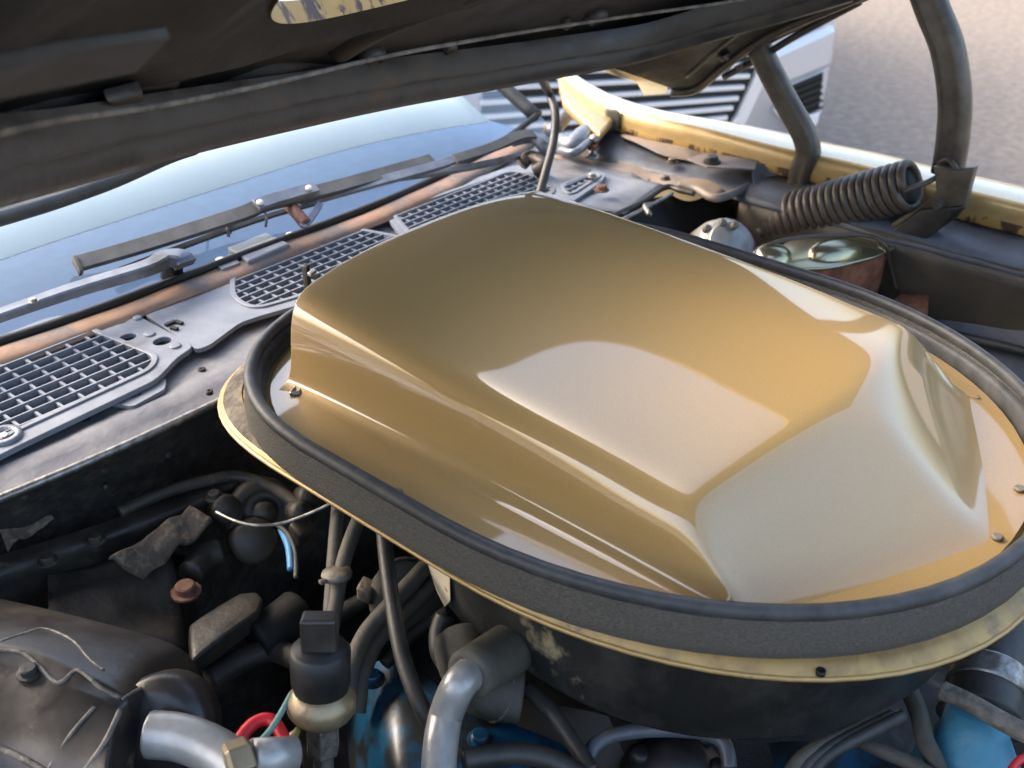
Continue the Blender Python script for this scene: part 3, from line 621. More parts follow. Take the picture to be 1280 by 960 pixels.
bm = B(); rough_sheet(bm, [(-0.70, -0.1, -0.05), (-0.70, 0.86, -0.05), (-0.66, 0.86, -0.62), (-0.66, -0.1, -0.62)], 20, 10, 0.02, 9, V((1, 0, 0))); obj('side_wall', bm, BLACKD, bay)
bm = B(); rough_sheet(bm, [(-0.7, -0.12, -0.15), (0.66, -0.12, -0.15), (0.66, -0.12, -0.62), (-0.7, -0.12, -0.62)], 20, 10, 0.02, 9, V((0, 1, 0))); obj('front_wall', bm, BLACKD, bay)

# ================================================================== SHAKER SCOOP
sc = thing('hood_scoop', (0, 0.45, -0.03), 'large gold hood scoop on an oval base ringed by black rubber', 'scoop')
def outline(hw, yf, yc0, yc1, yr, nf, nr, n=36):
    """closed plan outline: half width hw, front tip yf, straight yc0..yc1, rear yr, front / rear exponents"""
    pts = []
    for k in range(n):                 # front half, left to right
        a = math.pi*k/n; c, s_ = -math.cos(a), math.sin(a)
        pts.append((hw*math.copysign(abs(c)**(2/nf), c), yc0-(yc0-yf)*abs(s_)**(2/nf)))
    for k in range(n):                 # rear half, right to left
        a = math.pi*k/n; c, s_ = math.cos(a), math.sin(a)
        pts.append((hw*math.copysign(abs(c)**(2/nr), c), yc1+(yr-yc1)*abs(s_)**(2/nr)))
    return pts
seal_o = [(x+0.014, y) for x, y in outline(0.274, 0.122, 0.45, 0.56, 0.798, 2.1, 2.7)]
def ring_pts(o, z): return [V((x, y, z + 0.004*max(0, (0.46-y)/0.33) - 0.002*max(0, min(1, (x-0.05)/0.18)))) for x, y in o]
sp = ring_pts(seal_o, 0.0)
# base plate with turned-down edge and flange
flo = [(x+0.012, y) for x, y in outline(0.2610, 0.112, 0.45, 0.60, 0.832, 2.1, 3.6)]
def lerp_o(a, b, t): return [(p[0]*(1-t)+q[0]*t, p[1]*(1-t)+q[1]*t) for p, q in zip(a, b)]
def shrink(o, k, cy=0.45): return [(x*k, cy+(y-cy)*k) for x, y in o]
bm = B(); rows = []
for o, z in ((shrink(seal_o, 0.30), 0.0), (shrink(seal_o, 0.70), 0.0), (shrink(seal_o, 0.92), 0.0), (shrink(seal_o, 0.955), -0.002), (shrink(flo, 0.93), -0.010), (shrink(flo, 0.94), -0.024), (shrink(flo, 0.975), -0.028), (flo, -0.0335), (shrink(flo, 1.004), -0.0365)):
    r = [V((x, y, z)) for x, y in o]; rows.append(r + [r[0]])
grid(bm, rows); bmesh.ops.remove_doubles(bm, verts=bm.verts, dist=1e-6)
obj('base_plate', bm, GOLDD, sc, solid=0.0016, label='gold oval base plate with a dirty outer flange')
bm = B(); rows = []
for k, z in ((0.30, 0.0025), (0.6, 0.0025), (0.9, 0.0025), (0.95, 0.001)):
    r = [V((x, y, z)) for x, y in shrink(seal_o, k)]; rows.append(r+[r[0]])
grid(bm, rows); bmesh.ops.remove_doubles(bm, verts=bm.verts, dist=1e-6); obj('painted_deck', bm, GOLD, sc, label='gold deck around the scoop')
bm = B(); sweep(bm, [V((x, y, -0.0365)) for x, y in shrink(flo, 1.004)], circ(0.0022, 8), closed=True); obj('flange_edge', bm, GOLDW, sc)
DIRT = mat('caked road dirt', (118, 108, 96), (84, 78, 70), rough=0.9, scale=60, bump=0.8, bscale=120, c3=(52, 48, 44), scale3=18, lo3=0.5, hi3=0.62)
rl = [i for i, p in enumerate(flo) if p[0] < 0.05 and p[1] > 0.62]
bm = B(); grid(bm, [[V((shrink(flo, k)[i][0], shrink(flo, k)[i][1], z+0.001*noise.noise(V((*flo[i], k))*60))) for i in rl] for k, z in ((0.945, -0.0215), (0.96, -0.0235), (0.975, -0.0262), (0.994, -0.0305))]); obj('dirt_crust', bm, DIRT, sc, label='grey dirt caked on the rear corner of the flange')
# seal
for nm, prof, m_ in (('seal_bead', [(0.0056*math.cos(t)-0.001, 0.0170+0.0062*math.sin(t)) for t in [2*math.pi*k/10 for k in range(10)]], BEAD),
                     ('seal_skirt', [(-0.008, 0.012), (-0.005, 0.016), (0.003, 0.0135), (0.0046, 0.011), (0.0056, 0.003), (0.0066, -0.007), (0.0062, -0.016), (0.002, -0.019), (-0.010, -0.014), (-0.012, 0.0)], SKIRT)):
    bm = B(); sweep(bm, sp, prof, closed=True, scale=lambda t: 1+0.12*math.exp(-((t-0.5)/0.13)**2)); obj(nm, bm, m_, sc, label='smooth black rubber bead of the seal' if nm == 'seal_bead' else 'weathered grey foam side of the seal')
n_ = len(sp); rear = [p for p in sp if p.y > 0.62]
bm = B(); sweep(bm, rear, [(-0.0085, -0.004), (-0.0105, 0.004), (-0.009, 0.013), (-0.004, 0.0165), (-0.002, 0.0)][::1]); obj('seal_lining', bm, SEALI, sc, label='flaked rear lining of the seal with yellow paint')
side_r = [p for p in sp if p.x > 0.1 and p.y <= 0.66]
bm = B(); sweep(bm, side_r, [(-0.012, -0.012), (-0.0145, -0.002), (-0.0125, 0.010), (-0.004, 0.017), (-0.002, 0.0)]); obj('seal_lining', bm, BEAD, sc, label='smooth inner face of the seal beside the master cylinder')
# scoop body: control cage, one half mirrored
def nose_b(x): return 0.160 + 0.090*(abs(x)/0.187)**1.15
def nose_t(x): return 0.268 + 0.034*(abs(x)/0.160)**1.4
def half_row(y, zs, zc, wide=1.0):
    return [V((0.206*wide, y, 0.0012)), V((0.1940*wide, y, 0.0034)), V((0.1872*wide, y, 0.012)), V((0.1840*wide, y, 0.036)), V((0.1795*wide, y, zs-0.016)), V((0.1685*wide, y, zs-0.0005)), V((0.146*wide, y, zs+0.0052)), V((0.075*wide, y, zs+(zc-zs)*0.86+0.0015)), V((0.0, y, zc))]
rows = []
for y, zs, zc in ((0.703, 0.0815, 0.0925), (0.698, 0.082, 0.0935), (0.66, 0.082, 0.0935), (0.58, 0.0795, 0.0925), (0.48, 0.0752, 0.0905), (0.40, 0.0712, 0.0885)):
    r_ = half_row(y, zs, zc); rows.append([V((p.x, p.y + (0.016*(1-(p.x/0.19)**2) if y > 0.6 and p.x < 0.19 else 0), p.z)) for p in r_])
def nose_row(f, zf, front):
    # f: 0 at the top edge, 1 at the base; columns shared with half_row
    out = []
    for j, q in enumerate(half_row(0, 0.062, 0.092)):
        out.append(q)
    return out
base = half_row(0, 0.0645, 0.0860)
def colx(j): return base[j].x
r1 = []; r2 = []; r3 = []; r4 = []; r5 = []; r6 = []
for j in range(9):
    x, z = base[j].x, base[j].z
    X0 = (0.205, 0.201, 0.197, 0.193, 0.189, 0.185) if j == 0 else (x,)*6
    yt = nose_t(min(x, 0.165)); yb = nose_b(min(x, 0.187))
    k = {0: 0.0, 1: 0.0, 2: 0.12, 3: 0.45, 4: 0.75}.get(j, 1.0)
    r1.append(V((X0[0], yt+0.035, z)))
    r2.append(V((X0[1]*0.998, yt+0.004 - (1-k)*0.012, z-0.002*(j > 4))))
    zt = z
    r3.append(V((X0[2]*0.99, yt-0.010 - (1-k)*0.028, zt*0.93)))
    if j <= 4:
        r4.append(V((X0[3]*0.985, yt - 0.026-(1-k)*0.026, zt*0.62 if j > 1 else zt)))
        r5.append(V((X0[4]*0.985 if j else X0[4], yb+0.004, min(zt, 0.012 if j > 1 else zt))))
    else:
        r4.append(V((x*0.99, yt*0.52+yb*0.48, z*0.52)))
        r5.append(V((x*1.0, yb+0.006, 0.008)))
    r6.append(V((X0[5], yb-0.014 - (0.006 if j < 2 else 0), 0.0012)))
rows += [r1, r2, r3, r4, r5, r6]
full = []
for r in rows:
    full.append(r + [V((-p.x, p.y, p.z)) for p in r[-2::-1]])
bm = B(); vs_ = grid(bm, full)
cl = bm.edges.layers.float.new('crease_edge')
for e in bm.edges:
    a, b = e.verts
    if abs(a.co.x) < 1e-6 and abs(b.co.x) < 1e-6 and a.co.y < 0.27 and b.co.y < 0.27: e[cl] = 0.45
o = obj('scoop', bm, GOLD, sc, subsurf=3, label='gold metallic scoop shell with pointed nose')
md = o.modifiers.new('thickness', 'SOLIDIFY'); md.thickness = 0.0028; md.offset = -1
# screws, rivets, slot
for u, v, z in ((497, 614, 0.004), (1247, 670, 0.004), (1275, 610, 0.004)):
    p = az(u, v, z); bm = B(); lathe(bm, p, (0, 0, 1), [(0.0042, -0.002), (0.0042, 0.0), (0.0034, 0.0008), (0.0016, 0.0002), (0.0, 0.0)], 16); obj('screw', bm, SEAM, sc)
bm = B(); tube(bm, [az(368, 486, 0.004), az(377, 480, 0.004), az(374, 490, 0.004), az(364, 492, 0.004)], 0.0018, 8, 5, closed=True); obj('slot_rim', bm, STEEL, sc)
for u, v in ((1026, 840), (1212, 786), (262, 490), (1256, 735), (700, 770)):
    bm = B(); lathe(bm, az(u, v, -0.031), (0, 0, 1), [(0.0034, -0.002), (0.0034, 0.0016), (0.002, 0.002), (0.001, -0.001)], 10); obj('screw_hole', bm, BLACKD, sc)
bm = B(); box(bm, az(384, 350, 0.05), (0.003, 0.001, 0), (0, 0.004, 0), (0, 0, 0.016)); obj('flap_tab', bm, DARKP, sc, bevel=0.001)
bm = B(); box(bm, az(390, 341, 0.066), (0.005, 0.002, 0), (0, 0.003, 0), (0, 0, 0.0015)); obj('flap_tab', bm, STEEL, sc, bevel=0.0005)

# ================================================================== AIR CLEANER
ac = thing('air_cleaner', (0, 0.45, -0.16), 'scuffed black oval air cleaner housing under the gold scoop', 'air cleaner')
ao = [(x+0.01, y) for x, y in outline(0.234, 0.152, 0.38, 0.42, 0.62, 2.05, 2.2)]
bm = B(); rows = []
for k, z in ((1.0, -0.030), (1.0, -0.05), (0.995, -0.09), (0.985, -0.122), (0.965, -0.130), (0.6, -0.132), (0.3, -0.132)):
    r = [V((x, y, z)) for x, y in shrink(ao, k)]; rows.append(r+[r[0]])
grid(bm, rows); bmesh.ops.remove_doubles(bm, verts=bm.verts, dist=1e-6)
ACM = mat('scuffed black enamel', (30, 30, 29), (48, 46, 42), rough=0.38, scale=14, bump=0.3, bscale=70, rough2=0.6, c3=(128, 116, 92), scale3=11, lo3=0.63, hi3=0.69)
obj('housing', bm, ACM, ac, label='black enamel housing with peeled patches')
bm = B(); lathe(bm, (0, 0.45, -0.30), (0, 0, 1), [(0.07, 0), (0.07, 0.168)], 24); obj('throat', bm, BLACKD, ac)
bm = B(); rim = [p for p in shrink(ao, 1.02) if p[0] < 0 and 0.26 < p[1] < 0.52]; sweep(bm, [V((x, y, -0.040)) for x, y in rim], circ(0.0025, 8)); obj('rim', bm, STEEL, ac)
# sticker hanging on the side
def on_wall(u, v):
    d = ray(u, v); P2 = shrink(ao, 1.006); best = None
    for i in range(len(P2)):
        a = V((*P2[i], 0)); b = V((*P2[(i+1) % len(P2)], 0)); e = b-a
        den = d.x*e.y - d.y*e.x
        if abs(den) < 1e-9: continue
        t = ((a.x-CAM.x)*e.y - (a.y-CAM.y)*e.x)/den; s_ = ((a.x-CAM.x)*d.y - (a.y-CAM.y)*d.x)/den
        if 0 <= s_ <= 1 and t > 0 and (best is None or t < best): best = t
    return CAM + d*best if best else az(u, v, -0.08)
bm = B(); prism(bm, [on_wall(u, v) for u, v in ((530, 688), (562, 710), (563, 750), (556, 757), (545, 735))], V((-0.0012, -0.0008, 0)))
obj('sticker', bm, PAPER, ac, smooth=False, label='cream sticker with worn red print')
# hot air sleeve
a = on_wall(636, 812); b = az(588, 842, -0.092)
bm = B(); ax_ = (b-a).normalized(); lathe(bm, a - ax_*0.012, ax_, [(0.0205, 0), (0.0205, 0.020), (0.0195, 0.05), (0.019, (b-a).length+0.014), (0.0145, (b-a).length+0.015)], 24)
obj('sleeve', bm, HOSEG, ac, label='worn black rubber sleeve on the air cleaner')

# ================================================================== ENGINE BAY THINGS
def hose(name, pts, r, m_, label, cat='hose', group=None, n=10):
    """pts: (u, v, z) or vectors"""
    P = [p if isinstance(p, Vector) else az(*p) for p in pts]
    bm = B(); tube(bm, P, r, n, 8)
    return tag(obj(name, bm, m_), label, cat, group)
# aluminium air conditioning pipe
hose('metal_pipe', [a*0.5 + b*0.5, b, b + ax_*0.016 + V((0, 0, -0.006)), az(558, 892, -0.122), az(551, 930, -0.13), az(548, 975, -0.14), az(545, 1050, -0.16)], 0.0128, ALU, 'bent dull aluminium pipe entering the black sleeve of the air cleaner', 'pipe', n=18)
# pressure switch
ps = thing('pressure_switch', az(408, 955, -0.2), 'brass pressure switch with black plug standing among the hoses', 'switch')
b0 = az(404, 942, -0.135); axis = (az(400, 804, -0.045) - b0).normalized()
bm = B(); lathe(bm, b0, axis, [(0.008, -0.03), (0.008, 0.0), (0.0125, 0.002), (0.0125, 0.026)], 6); obj('hex_body', bm, STEEL, ps, smooth=False, bevel=0.001)
bm = B(); lathe(bm, b0+axis*0.026, axis, [(0.013, 0), (0.0215, 0.008), (0.0245, 0.013), (0.0245, 0.022), (0.021, 0.026), (0.019, 0.03)], 24); obj('can', bm, BRASS, ps)
bm = B(); lathe(bm, b0+axis*0.054, axis, [(0.0195, 0), (0.0195, 0.006), (0.021, 0.007), (0.0215, 0.032), (0.0195, 0.035), (0.0, 0.036)], 24); obj('plug', bm, DARKP, ps)
bm = B(); s_ = RT; w_ = axis.cross(s_).normalized(); box(bm, b0+axis*0.101, s_*0.0125, w_*0.008, axis*0.013); obj('connector', bm, BOXM, ps, bevel=0.002, smooth=False)
# refrigerant fitting and big silver pipe at the evaporator box
hose('metal_pipe', [az(188, 918, -0.10), az(225, 922, -0.10), az(262, 936, -0.102), az(300, 962, -0.105), az(330, 1000, -0.11)], 0.0165, ALU, 'thick pale aluminium pipe leaving the black evaporator box', 'pipe', n=18)
ft_ = thing('pipe_fitting', az(330, 965, -0.15), 'worn hexagon brass nut on the pale aluminium pipe', 'fitting')
bm = B(); a = az(283, 958, -0.08); d_ = (az(320, 944, -0.08)-a).normalized(); lathe(bm, a, d_, [(0.013, 0), (0.015, 0.003), (0.015, 0.016), (0.013, 0.018)], 6); obj('nut', bm, BRASS, ft_, smooth=False, bevel=0.001)
bm = B(); lathe(bm, a+d_*0.017, (d_+V((0, 0, -0.5))).normalized(), [(0.012, 0), (0.013, 0.03)], 18); obj('stub', bm, ALU, ft_)
# evaporator / heater box
hb = thing('heater_box', (-0.44, 0.6, -0.4), 'grimy black moulded heater box with chipped pale seam', 'heater box')
def hz(u, v): return az(u, v, -0.115)
rows = [[(-140, 720, -0.10), (0, 748, -0.10), (90, 768, -0.10), (170, 790, -0.104), (228, 806, -0.112), (252, 838, -0.13), (262, 900, -0.18), (264, 990, -0.25)],
        [(-140, 760, -0.075), (0, 776, -0.076), (60, 786, -0.076), (120, 806, -0.08), (170, 826, -0.088), (206, 850, -0.10), (214, 880, -0.13), (212, 960, -0.18)],
        [(-140, 806, -0.066), (-10, 806, -0.066), (40, 812, -0.066), (92, 838, -0.068), (130, 856, -0.07), (160, 876, -0.078), (166, 900, -0.095), (160, 970, -0.13)],
        [(-140, 850, -0.074), (-10, 832, -0.074), (30, 838, -0.074), (66, 862, -0.074), (104, 866, -0.075), (146, 888, -0.08), (148, 908, -0.09), (140, 980, -0.115)],
        [(-140, 1010, -0.09), (-20, 960, -0.085), (30, 970, -0.085), (66, 985, -0.085), (96, 996, -0.086), (128, 990, -0.078), (135, 1000, -0.09), (120, 1030, -0.11)],
        [(-140, 1080, -0.16), (-20, 1060, -0.16), (30, 1060, -0.16), (70, 1060, -0.16), (100, 1060, -0.16), (120, 1060, -0.16), (130, 1060, -0.16), (120, 1060, -0.16)]]
bm = B(); grid(bm, [[az(*p) for p in r] for r in rows]); cl = bm.edges.layers.float.new('crease_edge'); bm.verts.index_update()
for e in bm.edges:
    i_, j_ = sorted((e.verts[0].index, e.verts[1].index))
    if j_-i_ == 1 and i_//8 in (2, 3): e[cl] = 0.75          # stamped step across the case
    if j_-i_ == 8 and i_ % 8 == 5 and i_//8 >= 1: e[cl] = 0.7     # corner towards the outlet
case_o = obj('case', bm, BOXM, hb, subsurf=3)
from mathutils.bvhtree import BVHTree
bpy.context.view_layer.update()
_dg = bpy.context.evaluated_depsgraph_get(); _bvh = BVHTree.FromObject(case_o, _dg); _mw = case_o.matrix_world.copy()
def on_case(u, v):
    inv = _mw.inverted(); d = ray(u, v); h = _bvh.ray_cast(inv @ CAM, d)
    return _mw @ h[0] if h[0] else az(u, v, -0.066)
for pts, r in (([(-20, 812), (20, 814), (40, 824), (66, 850), (78, 852), (95, 838), (110, 846), (126, 860), (150, 872)], 0.0038), ([(152, 874), (180, 858), (205, 848)], 0.003), ([(-20, 928), (20, 944), (60, 966)], 0.006), ([(60, 962), (90, 916), (118, 884)], 0.003), ([(96, 976), (130, 930), (150, 888)], 0.0045), ([(0, 802), (30, 792), (56, 786), (90, 800), (112, 824), (130, 838)], 0.0025)):
    bm = B(); tube(bm, [on_case(u, v) for u, v in pts], r*0.45, 6, 5); obj('seam', bm, SEAM, hb)
bolt(hb, on_case(37, 842), 0.006, m=BLACK)
bm = B(); lathe(bm, az(205, 905, -0.115), (az(180, 918, -0.09)-az(230, 890, -0.13)).normalized(), [(0.036, -0.02), (0.037, 0.0), (0.034, 0.012), (0.02, 0.014)], 24); obj('outlet_collar', bm, BOXM, hb)
# blower motor, boss and odds and ends in the dark corner
bl = thing('blower_motor', az(325, 640, -0.25), 'dirty round blower motor in the dark corner by the firewall', 'motor')
c = az(328, 640, -0.14); nv = (CAM-c).normalized()*0.6 + V((0, -0.5, 0.2)); nv.normalize()
bm = B(); lathe(bm, c, nv, [(0.034, -0.05), (0.034, 0.0), (0.030, 0.006), (0.022, 0.008), (0.020, 0.002), (0.012, 0.002), (0.010, 0.012), (0.0, 0.013)], 24); obj('body', bm, APRON, bl)
c = az(318, 676, -0.15); bm = B(); lathe(bm, c, nv, [(0.022, -0.02), (0.022, 0.0), (0.018, 0.004), (0.0, 0.004)], 20); obj('cap', bm, APRON, bl)
bm = B(); box(bm, az(377, 664, -0.145), (0.01, 0, 0), (0, 0.008, 0.004), (0, -0.003, 0.009)); obj('terminal', bm, APRON, bl, bevel=0.003)
for u, v, r in ((287, 604, 0.012), (283, 636, 0.014), (388, 622, 0.012), (376, 640, 0.01)):
    bm = B(); lathe(bm, az(u, v, -0.12), nv, [(r, -0.02), (r, 0.0), (r*0.8, 0.004), (0, 0.005)], 16); obj('rubber_grommet', bm, DUSTB, bl)
mk = thing('bracket', az(260, 790, -0.35), 'black oily bracket with rounded ends below the fibre pad', 'bracket')
bm = B(); prism(bm, [az(u, v, -0.16) for u, v in ((236, 780), (262, 762), (300, 740), (322, 738), (330, 748), (324, 764), (290, 788), (252, 818), (240, 826))], (0.0, 0.01, -0.03)); obj('plate', bm, DUSTB, mk, bevel=0.004)
bm = B(); tube(bm, [az(u, v, -0.15) for u, v in ((238, 716), (256, 696), (276, 688))], 0.012, 12, 5); obj('arm', bm, DUSTB, mk)
bm = B(); rough_sheet(bm, [az(60, 720, -0.14), az(215, 690, -0.15), az(232, 812, -0.18), az(60, 770, -0.13)], 12, 12, 0.012, 22); obj('shroud', bm, DUSTB, mk, solid=0.003)
bm = B(); rough_sheet(bm, [az(215, 690, -0.15), az(236, 700, -0.18), az(262, 900, -0.28), az(232, 812, -0.18)], 8, 8, 0.01, 22); obj('shroud', bm, BLACKD, mk, solid=0.003)
bolt(mk, az(233, 741, -0.15), 0.009, m=RUSTB)
bm = B(); tube(bm, [az(u, v, -0.19) for u, v in ((318, 800), (350, 780), (372, 762))], 0.02, 12, 5); obj('arm', bm, BLACKD, mk)
hose('thin_cable', [(270, 640, -0.10), (296, 652, -0.10), (325, 657, -0.10), (360, 652, -0.10), (400, 636, -0.09), (430, 620, -0.08)], 0.0016, STEEL, 'thin shiny cable sagging across the dark corner', 'cable', n=8)
hose('thin_wire', [(345, 655, -0.13), (360, 668, -0.13), (369, 690, -0.135), (370, 722, -0.14)], 0.0022, HOSEG, 'short grey wire beside the blue tape', 'wire', n=8)
hose('tape_end', [(352, 662, -0.135), (361, 684, -0.135), (364, 712, -0.14)], 0.0036, BLUW, 'bright blue taped wire end in the dark corner', 'wire', n=8)
hose('wiring_loom', [(150, 640, -0.10), (210, 614, -0.10), (262, 600, -0.105), (300, 596, -0.11), (345, 612, -0.12), (384, 640, -0.13)], 0.006, DUSTB, 'taped dark wiring loom along the firewall ledge', 'loom', n=8)
hose('rubber_hose', [(262, 850, -0.2), (300, 826, -0.2), (340, 812, -0.2), (372, 824, -0.2)], 0.011, DUSTB, 'dusty black hose low behind the pressure switch', n=12)
for u, v in ((120, 676), (60, 702), (268, 622)):
    bolt(fw_, az(u, v, -0.112), 0.006, m=DUSTB)
for u, v, r in ((30, 600, 0.004), (130, 566, 0.005), (132, 588, 0.003), (210, 548, 0.004)):
    bm = B(); c = ay(u, v+20, 0.83); lathe(bm, c, (0, -1, 0.1), [(r, -0.004), (r, 0.002), (r*0.6, 0.003), (0, 0.003)], 10); obj('rivet', bm, DUSTB, fw_)
# vacuum hoses
hose('rubber_hose', [(425, 610, -0.09), (421, 650, -0.10), (417, 700, -0.115), (414, 745, -0.13), (410, 800, -0.145)], 0.0062, HOSEG, 'straight grey rubber hose clipped to its curved neighbour', n=12)
hose('rubber_hose', [(462, 622, -0.09), (444, 660, -0.10), (430, 700, -0.112), (421, 745, -0.128), (412, 800, -0.145)], 0.0066, HOSEG, 'curved grey rubber hose clipped to its straight neighbour', n=12)
cl_ = thing('hose_clip', az(420, 725, -0.13), 'small metal clip holding two grey hoses together', 'clip')
bm = B(); c = az(421, 718, -0.112); lathe(bm, c, (0.15, 0.2, 1), [(0.0125, -0.003), (0.0135, 0.0), (0.0125, 0.003)], 16); obj('band', bm, SEAM, cl_)
bm = B(); box(bm, az(407, 726, -0.11), (0.006, 0, -0.002), (0, 0.002, 0), (0, 0, 0.002)); obj('tail', bm, SEAM, cl_, bevel=0.0005)
hose('rubber_hose', [(478, 640, -0.07), (482, 690, -0.085), (490, 750, -0.10), (503, 820, -0.115), (525, 880, -0.13), (545, 915, -0.15)], 0.0066, HOSEB, 'long dark hose dropping in front of the grey hoses', n=12)
hose('rubber_hose', [(548, 690, -0.12), (520, 722, -0.125), (485, 760, -0.13), (456, 795, -0.14), (440, 835, -0.15), (432, 880, -0.17)], 0.0078, HOSEG, 'upper thick grey hose curving down beside the black plug', n=12)
hose('rubber_hose', [(556, 715, -0.135), (530, 742, -0.14), (495, 775, -0.145), (468, 805, -0.15), (452, 845, -0.16), (445, 890, -0.18)], 0.0078, HOSEG, 'lower thick grey hose curving down beside the blue cover', n=12)
hose('rubber_hose', [(390, 790, -0.2), (440, 760, -0.19), (490, 735, -0.18), (520, 722, -0.18)], 0.009, BLACKD, 'black hose crossing behind the grey hoses', n=12)
hose('rubber_hose', [(480, 830, -0.16), (520, 790, -0.15), (560, 765, -0.14)], 0.006, BLACKD, 'thin black hose rising to the air cleaner from the blue cover', n=10)
hose('rubber_hose', [(556, 770, -0.13), (549, 790, -0.14), (550, 815, -0.15), (562, 835, -0.16)], 0.0085, HOSEB, 'short black hose bent beside the cream sticker', n=12)
hose('rubber_hose', [(660, 860, -0.15), (690, 890, -0.15), (715, 925, -0.155), (740, 965, -0.16)], 0.0065, HOSEB, 'dark hose running down below the black sleeve', n=12)
hose('rubber_hose', [(580, 950, -0.14), (640, 942, -0.145), (690, 950, -0.15), (730, 975, -0.16)], 0.008, HOSEB, 'black hose lying over the blue cover', n=12)
# carburettor pieces glimpsed below the housing
cb = thing('vacuum_canister', az(530, 790, -0.25), 'dull grey vacuum canister behind the grey hoses', 'canister')
bm = B(); c = az(508, 745, -0.16); lathe(bm, c, (-0.6, -0.7, 0.35), [(0.03, -0.02), (0.034, 0.0), (0.034, 0.006), (0.024, 0.012), (0.0, 0.013)], 24); obj('diaphragm', bm, HOSEG, cb)
bm = B(); tube(bm, [az(506, 710, -0.14), az(515, 728, -0.145), az(520, 745, -0.15)], 0.011, 12, 4); obj('neck', bm, HOSEG, cb)
bm = B(); box(bm, az(459, 738, -0.15), (0.008, 0.004, 0), (-0.003, 0.006, 0.002), (0, 0, 0.007)); obj('wire_end', bm, SEAM, cb, bevel=0.002)
rg = thing('carburettor_elbow', az(610, 860, -0.22), 'ribbed tan elbow peeking out behind the black sleeve', 'elbow')
bm = B(); tube(bm, [az(578, 800, -0.135), az(585, 830, -0.14), az(606, 858, -0.145), az(650, 866, -0.15)], 0.024, 18, 6); obj('pipe', bm, HOSEG, rg)
for k, (u, v) in enumerate(((580, 806), (586, 828), (600, 850), (622, 862))):
    bm = B(); a = az(u, v, -0.138-0.003*k); lathe(bm, a, (0.5+0.1*k, -0.55, -0.5), [(0.024, -0.002), (0.0262, 0), (0.024, 0.002)], 20); obj('ring', bm, SEAM, rg)
# blue valve cover / intake
vc = thing('valve_cover', az(540, 900, -0.3), 'blue painted engine cover below the air cleaner', 'engine cover')
bm = B(); rows = [[(440, 850, -0.26), (452, 836, -0.20), (470, 826, -0.175), (500, 820, -0.17), (560, 870, -0.17), (640, 905, -0.17), (720, 935, -0.17)],
        [(430, 900, -0.27), (448, 885, -0.20), (480, 870, -0.168), (510, 862, -0.165), (560, 895, -0.165), (640, 925, -0.165), (710, 950, -0.165)],
        [(440, 980, -0.27), (465, 965, -0.20), (490, 945, -0.168), (515, 935, -0.165), (560, 950, -0.165), (640, 965, -0.165), (700, 980, -0.165)],
        [(440, 1060, -0.3), (470, 1050, -0.25), (500, 1040, -0.2), (520, 1040, -0.2), (560, 1040, -0.2), (640, 1040, -0.2), (700, 1040, -0.2)]]
grid(bm, [[az(*p) for p in r] for r in rows]); obj('cover', bm, BLUE, vc, subsurf=2)
for u, v in ((466, 850), (600, 925)):
    bolt(vc, az(u, v, -0.166), 0.007, m=BLUE)
bm = B(); rough_sheet(bm, [az(640, 870, -0.19), az(760, 900, -0.19), az(800, 980, -0.22), az(620, 940, -0.2)], 8, 8, 0.01, 20); obj('manifold', bm, APRON, vc)
# wires at the bottom left
hose('red_wire', [(288, 960, -0.10), (300, 925, -0.098), (318, 904, -0.096), (338, 900, -0.096), (352, 918, -0.1), (362, 945, -0.105), (372, 985, -0.12)], 0.0048, REDW, 'bright red wire looping beside the aluminium pipe', 'wire')
hose('green_wire', [(364, 868, -0.085), (352, 890, -0.088), (336, 915, -0.09), (316, 936, -0.09), (306, 950, -0.09)], 0.0022, GRNW, 'thin pale green wire from the pressure switch to the brass nut', 'wire', n=8)
hose('yellow_wire', [(372, 912, -0.10), (364, 930, -0.1), (354, 948, -0.1), (348, 975, -0.1)], 0.0024, YELW, 'thin olive yellow wire below the pressure switch', 'wire', n=8)
# bottom edge, middle: distributor and pipes
ds = thing('distributor', az(850, 960, -0.3), 'black distributor cap with ring clip below the air cleaner', 'distributor')
bm = B(); c = az(848, 968, -0.19); lathe(bm, c, (0, -0.15, 1), [(0.045, -0.08), (0.045, -0.01), (0.036, 0.006), (0.026, 0.014), (0.016, 0.026), (0.0, 0.027)], 20); obj('cap', bm, DARKP, ds)
for k in range(6):
    a = 2*math.pi*k/6; bm = B(); lathe(bm, c+V((0.03*math.cos(a), 0.03*math.sin(a), 0.004)), (0, 0, 1), [(0.008, 0), (0.008, 0.014), (0.005, 0.016)], 10); obj('tower', bm, DARKP, ds)
hose('metal_pipe', [(730, 980, -0.17), (734, 950, -0.165), (748, 928, -0.16), (780, 916, -0.155), (830, 912, -0.152), (880, 916, -0.152), (905, 930, -0.156), (912, 960, -0.165)], 0.0058, LEDGE, 'slim grey pipe arching over the distributor cap', 'pipe', n=12)
for k, (o_, lb) in enumerate(((0, 'outer grey ignition lead fanning out under the air cleaner'), (14, 'middle grey ignition lead fanning out under the air cleaner'), (28, 'inner grey ignition lead fanning out under the air cleaner'))):
    hose('ignition_lead', [(980+o_, 985, -0.17), (995+o_, 955, -0.16), (1020+o_, 935, -0.155), (1060+o_, 915, -0.155), (1100+o_, 895, -0.16)], 0.0055, HOSEB if k else HOSEG, lb, 'lead', 'ignition leads under the air cleaner')
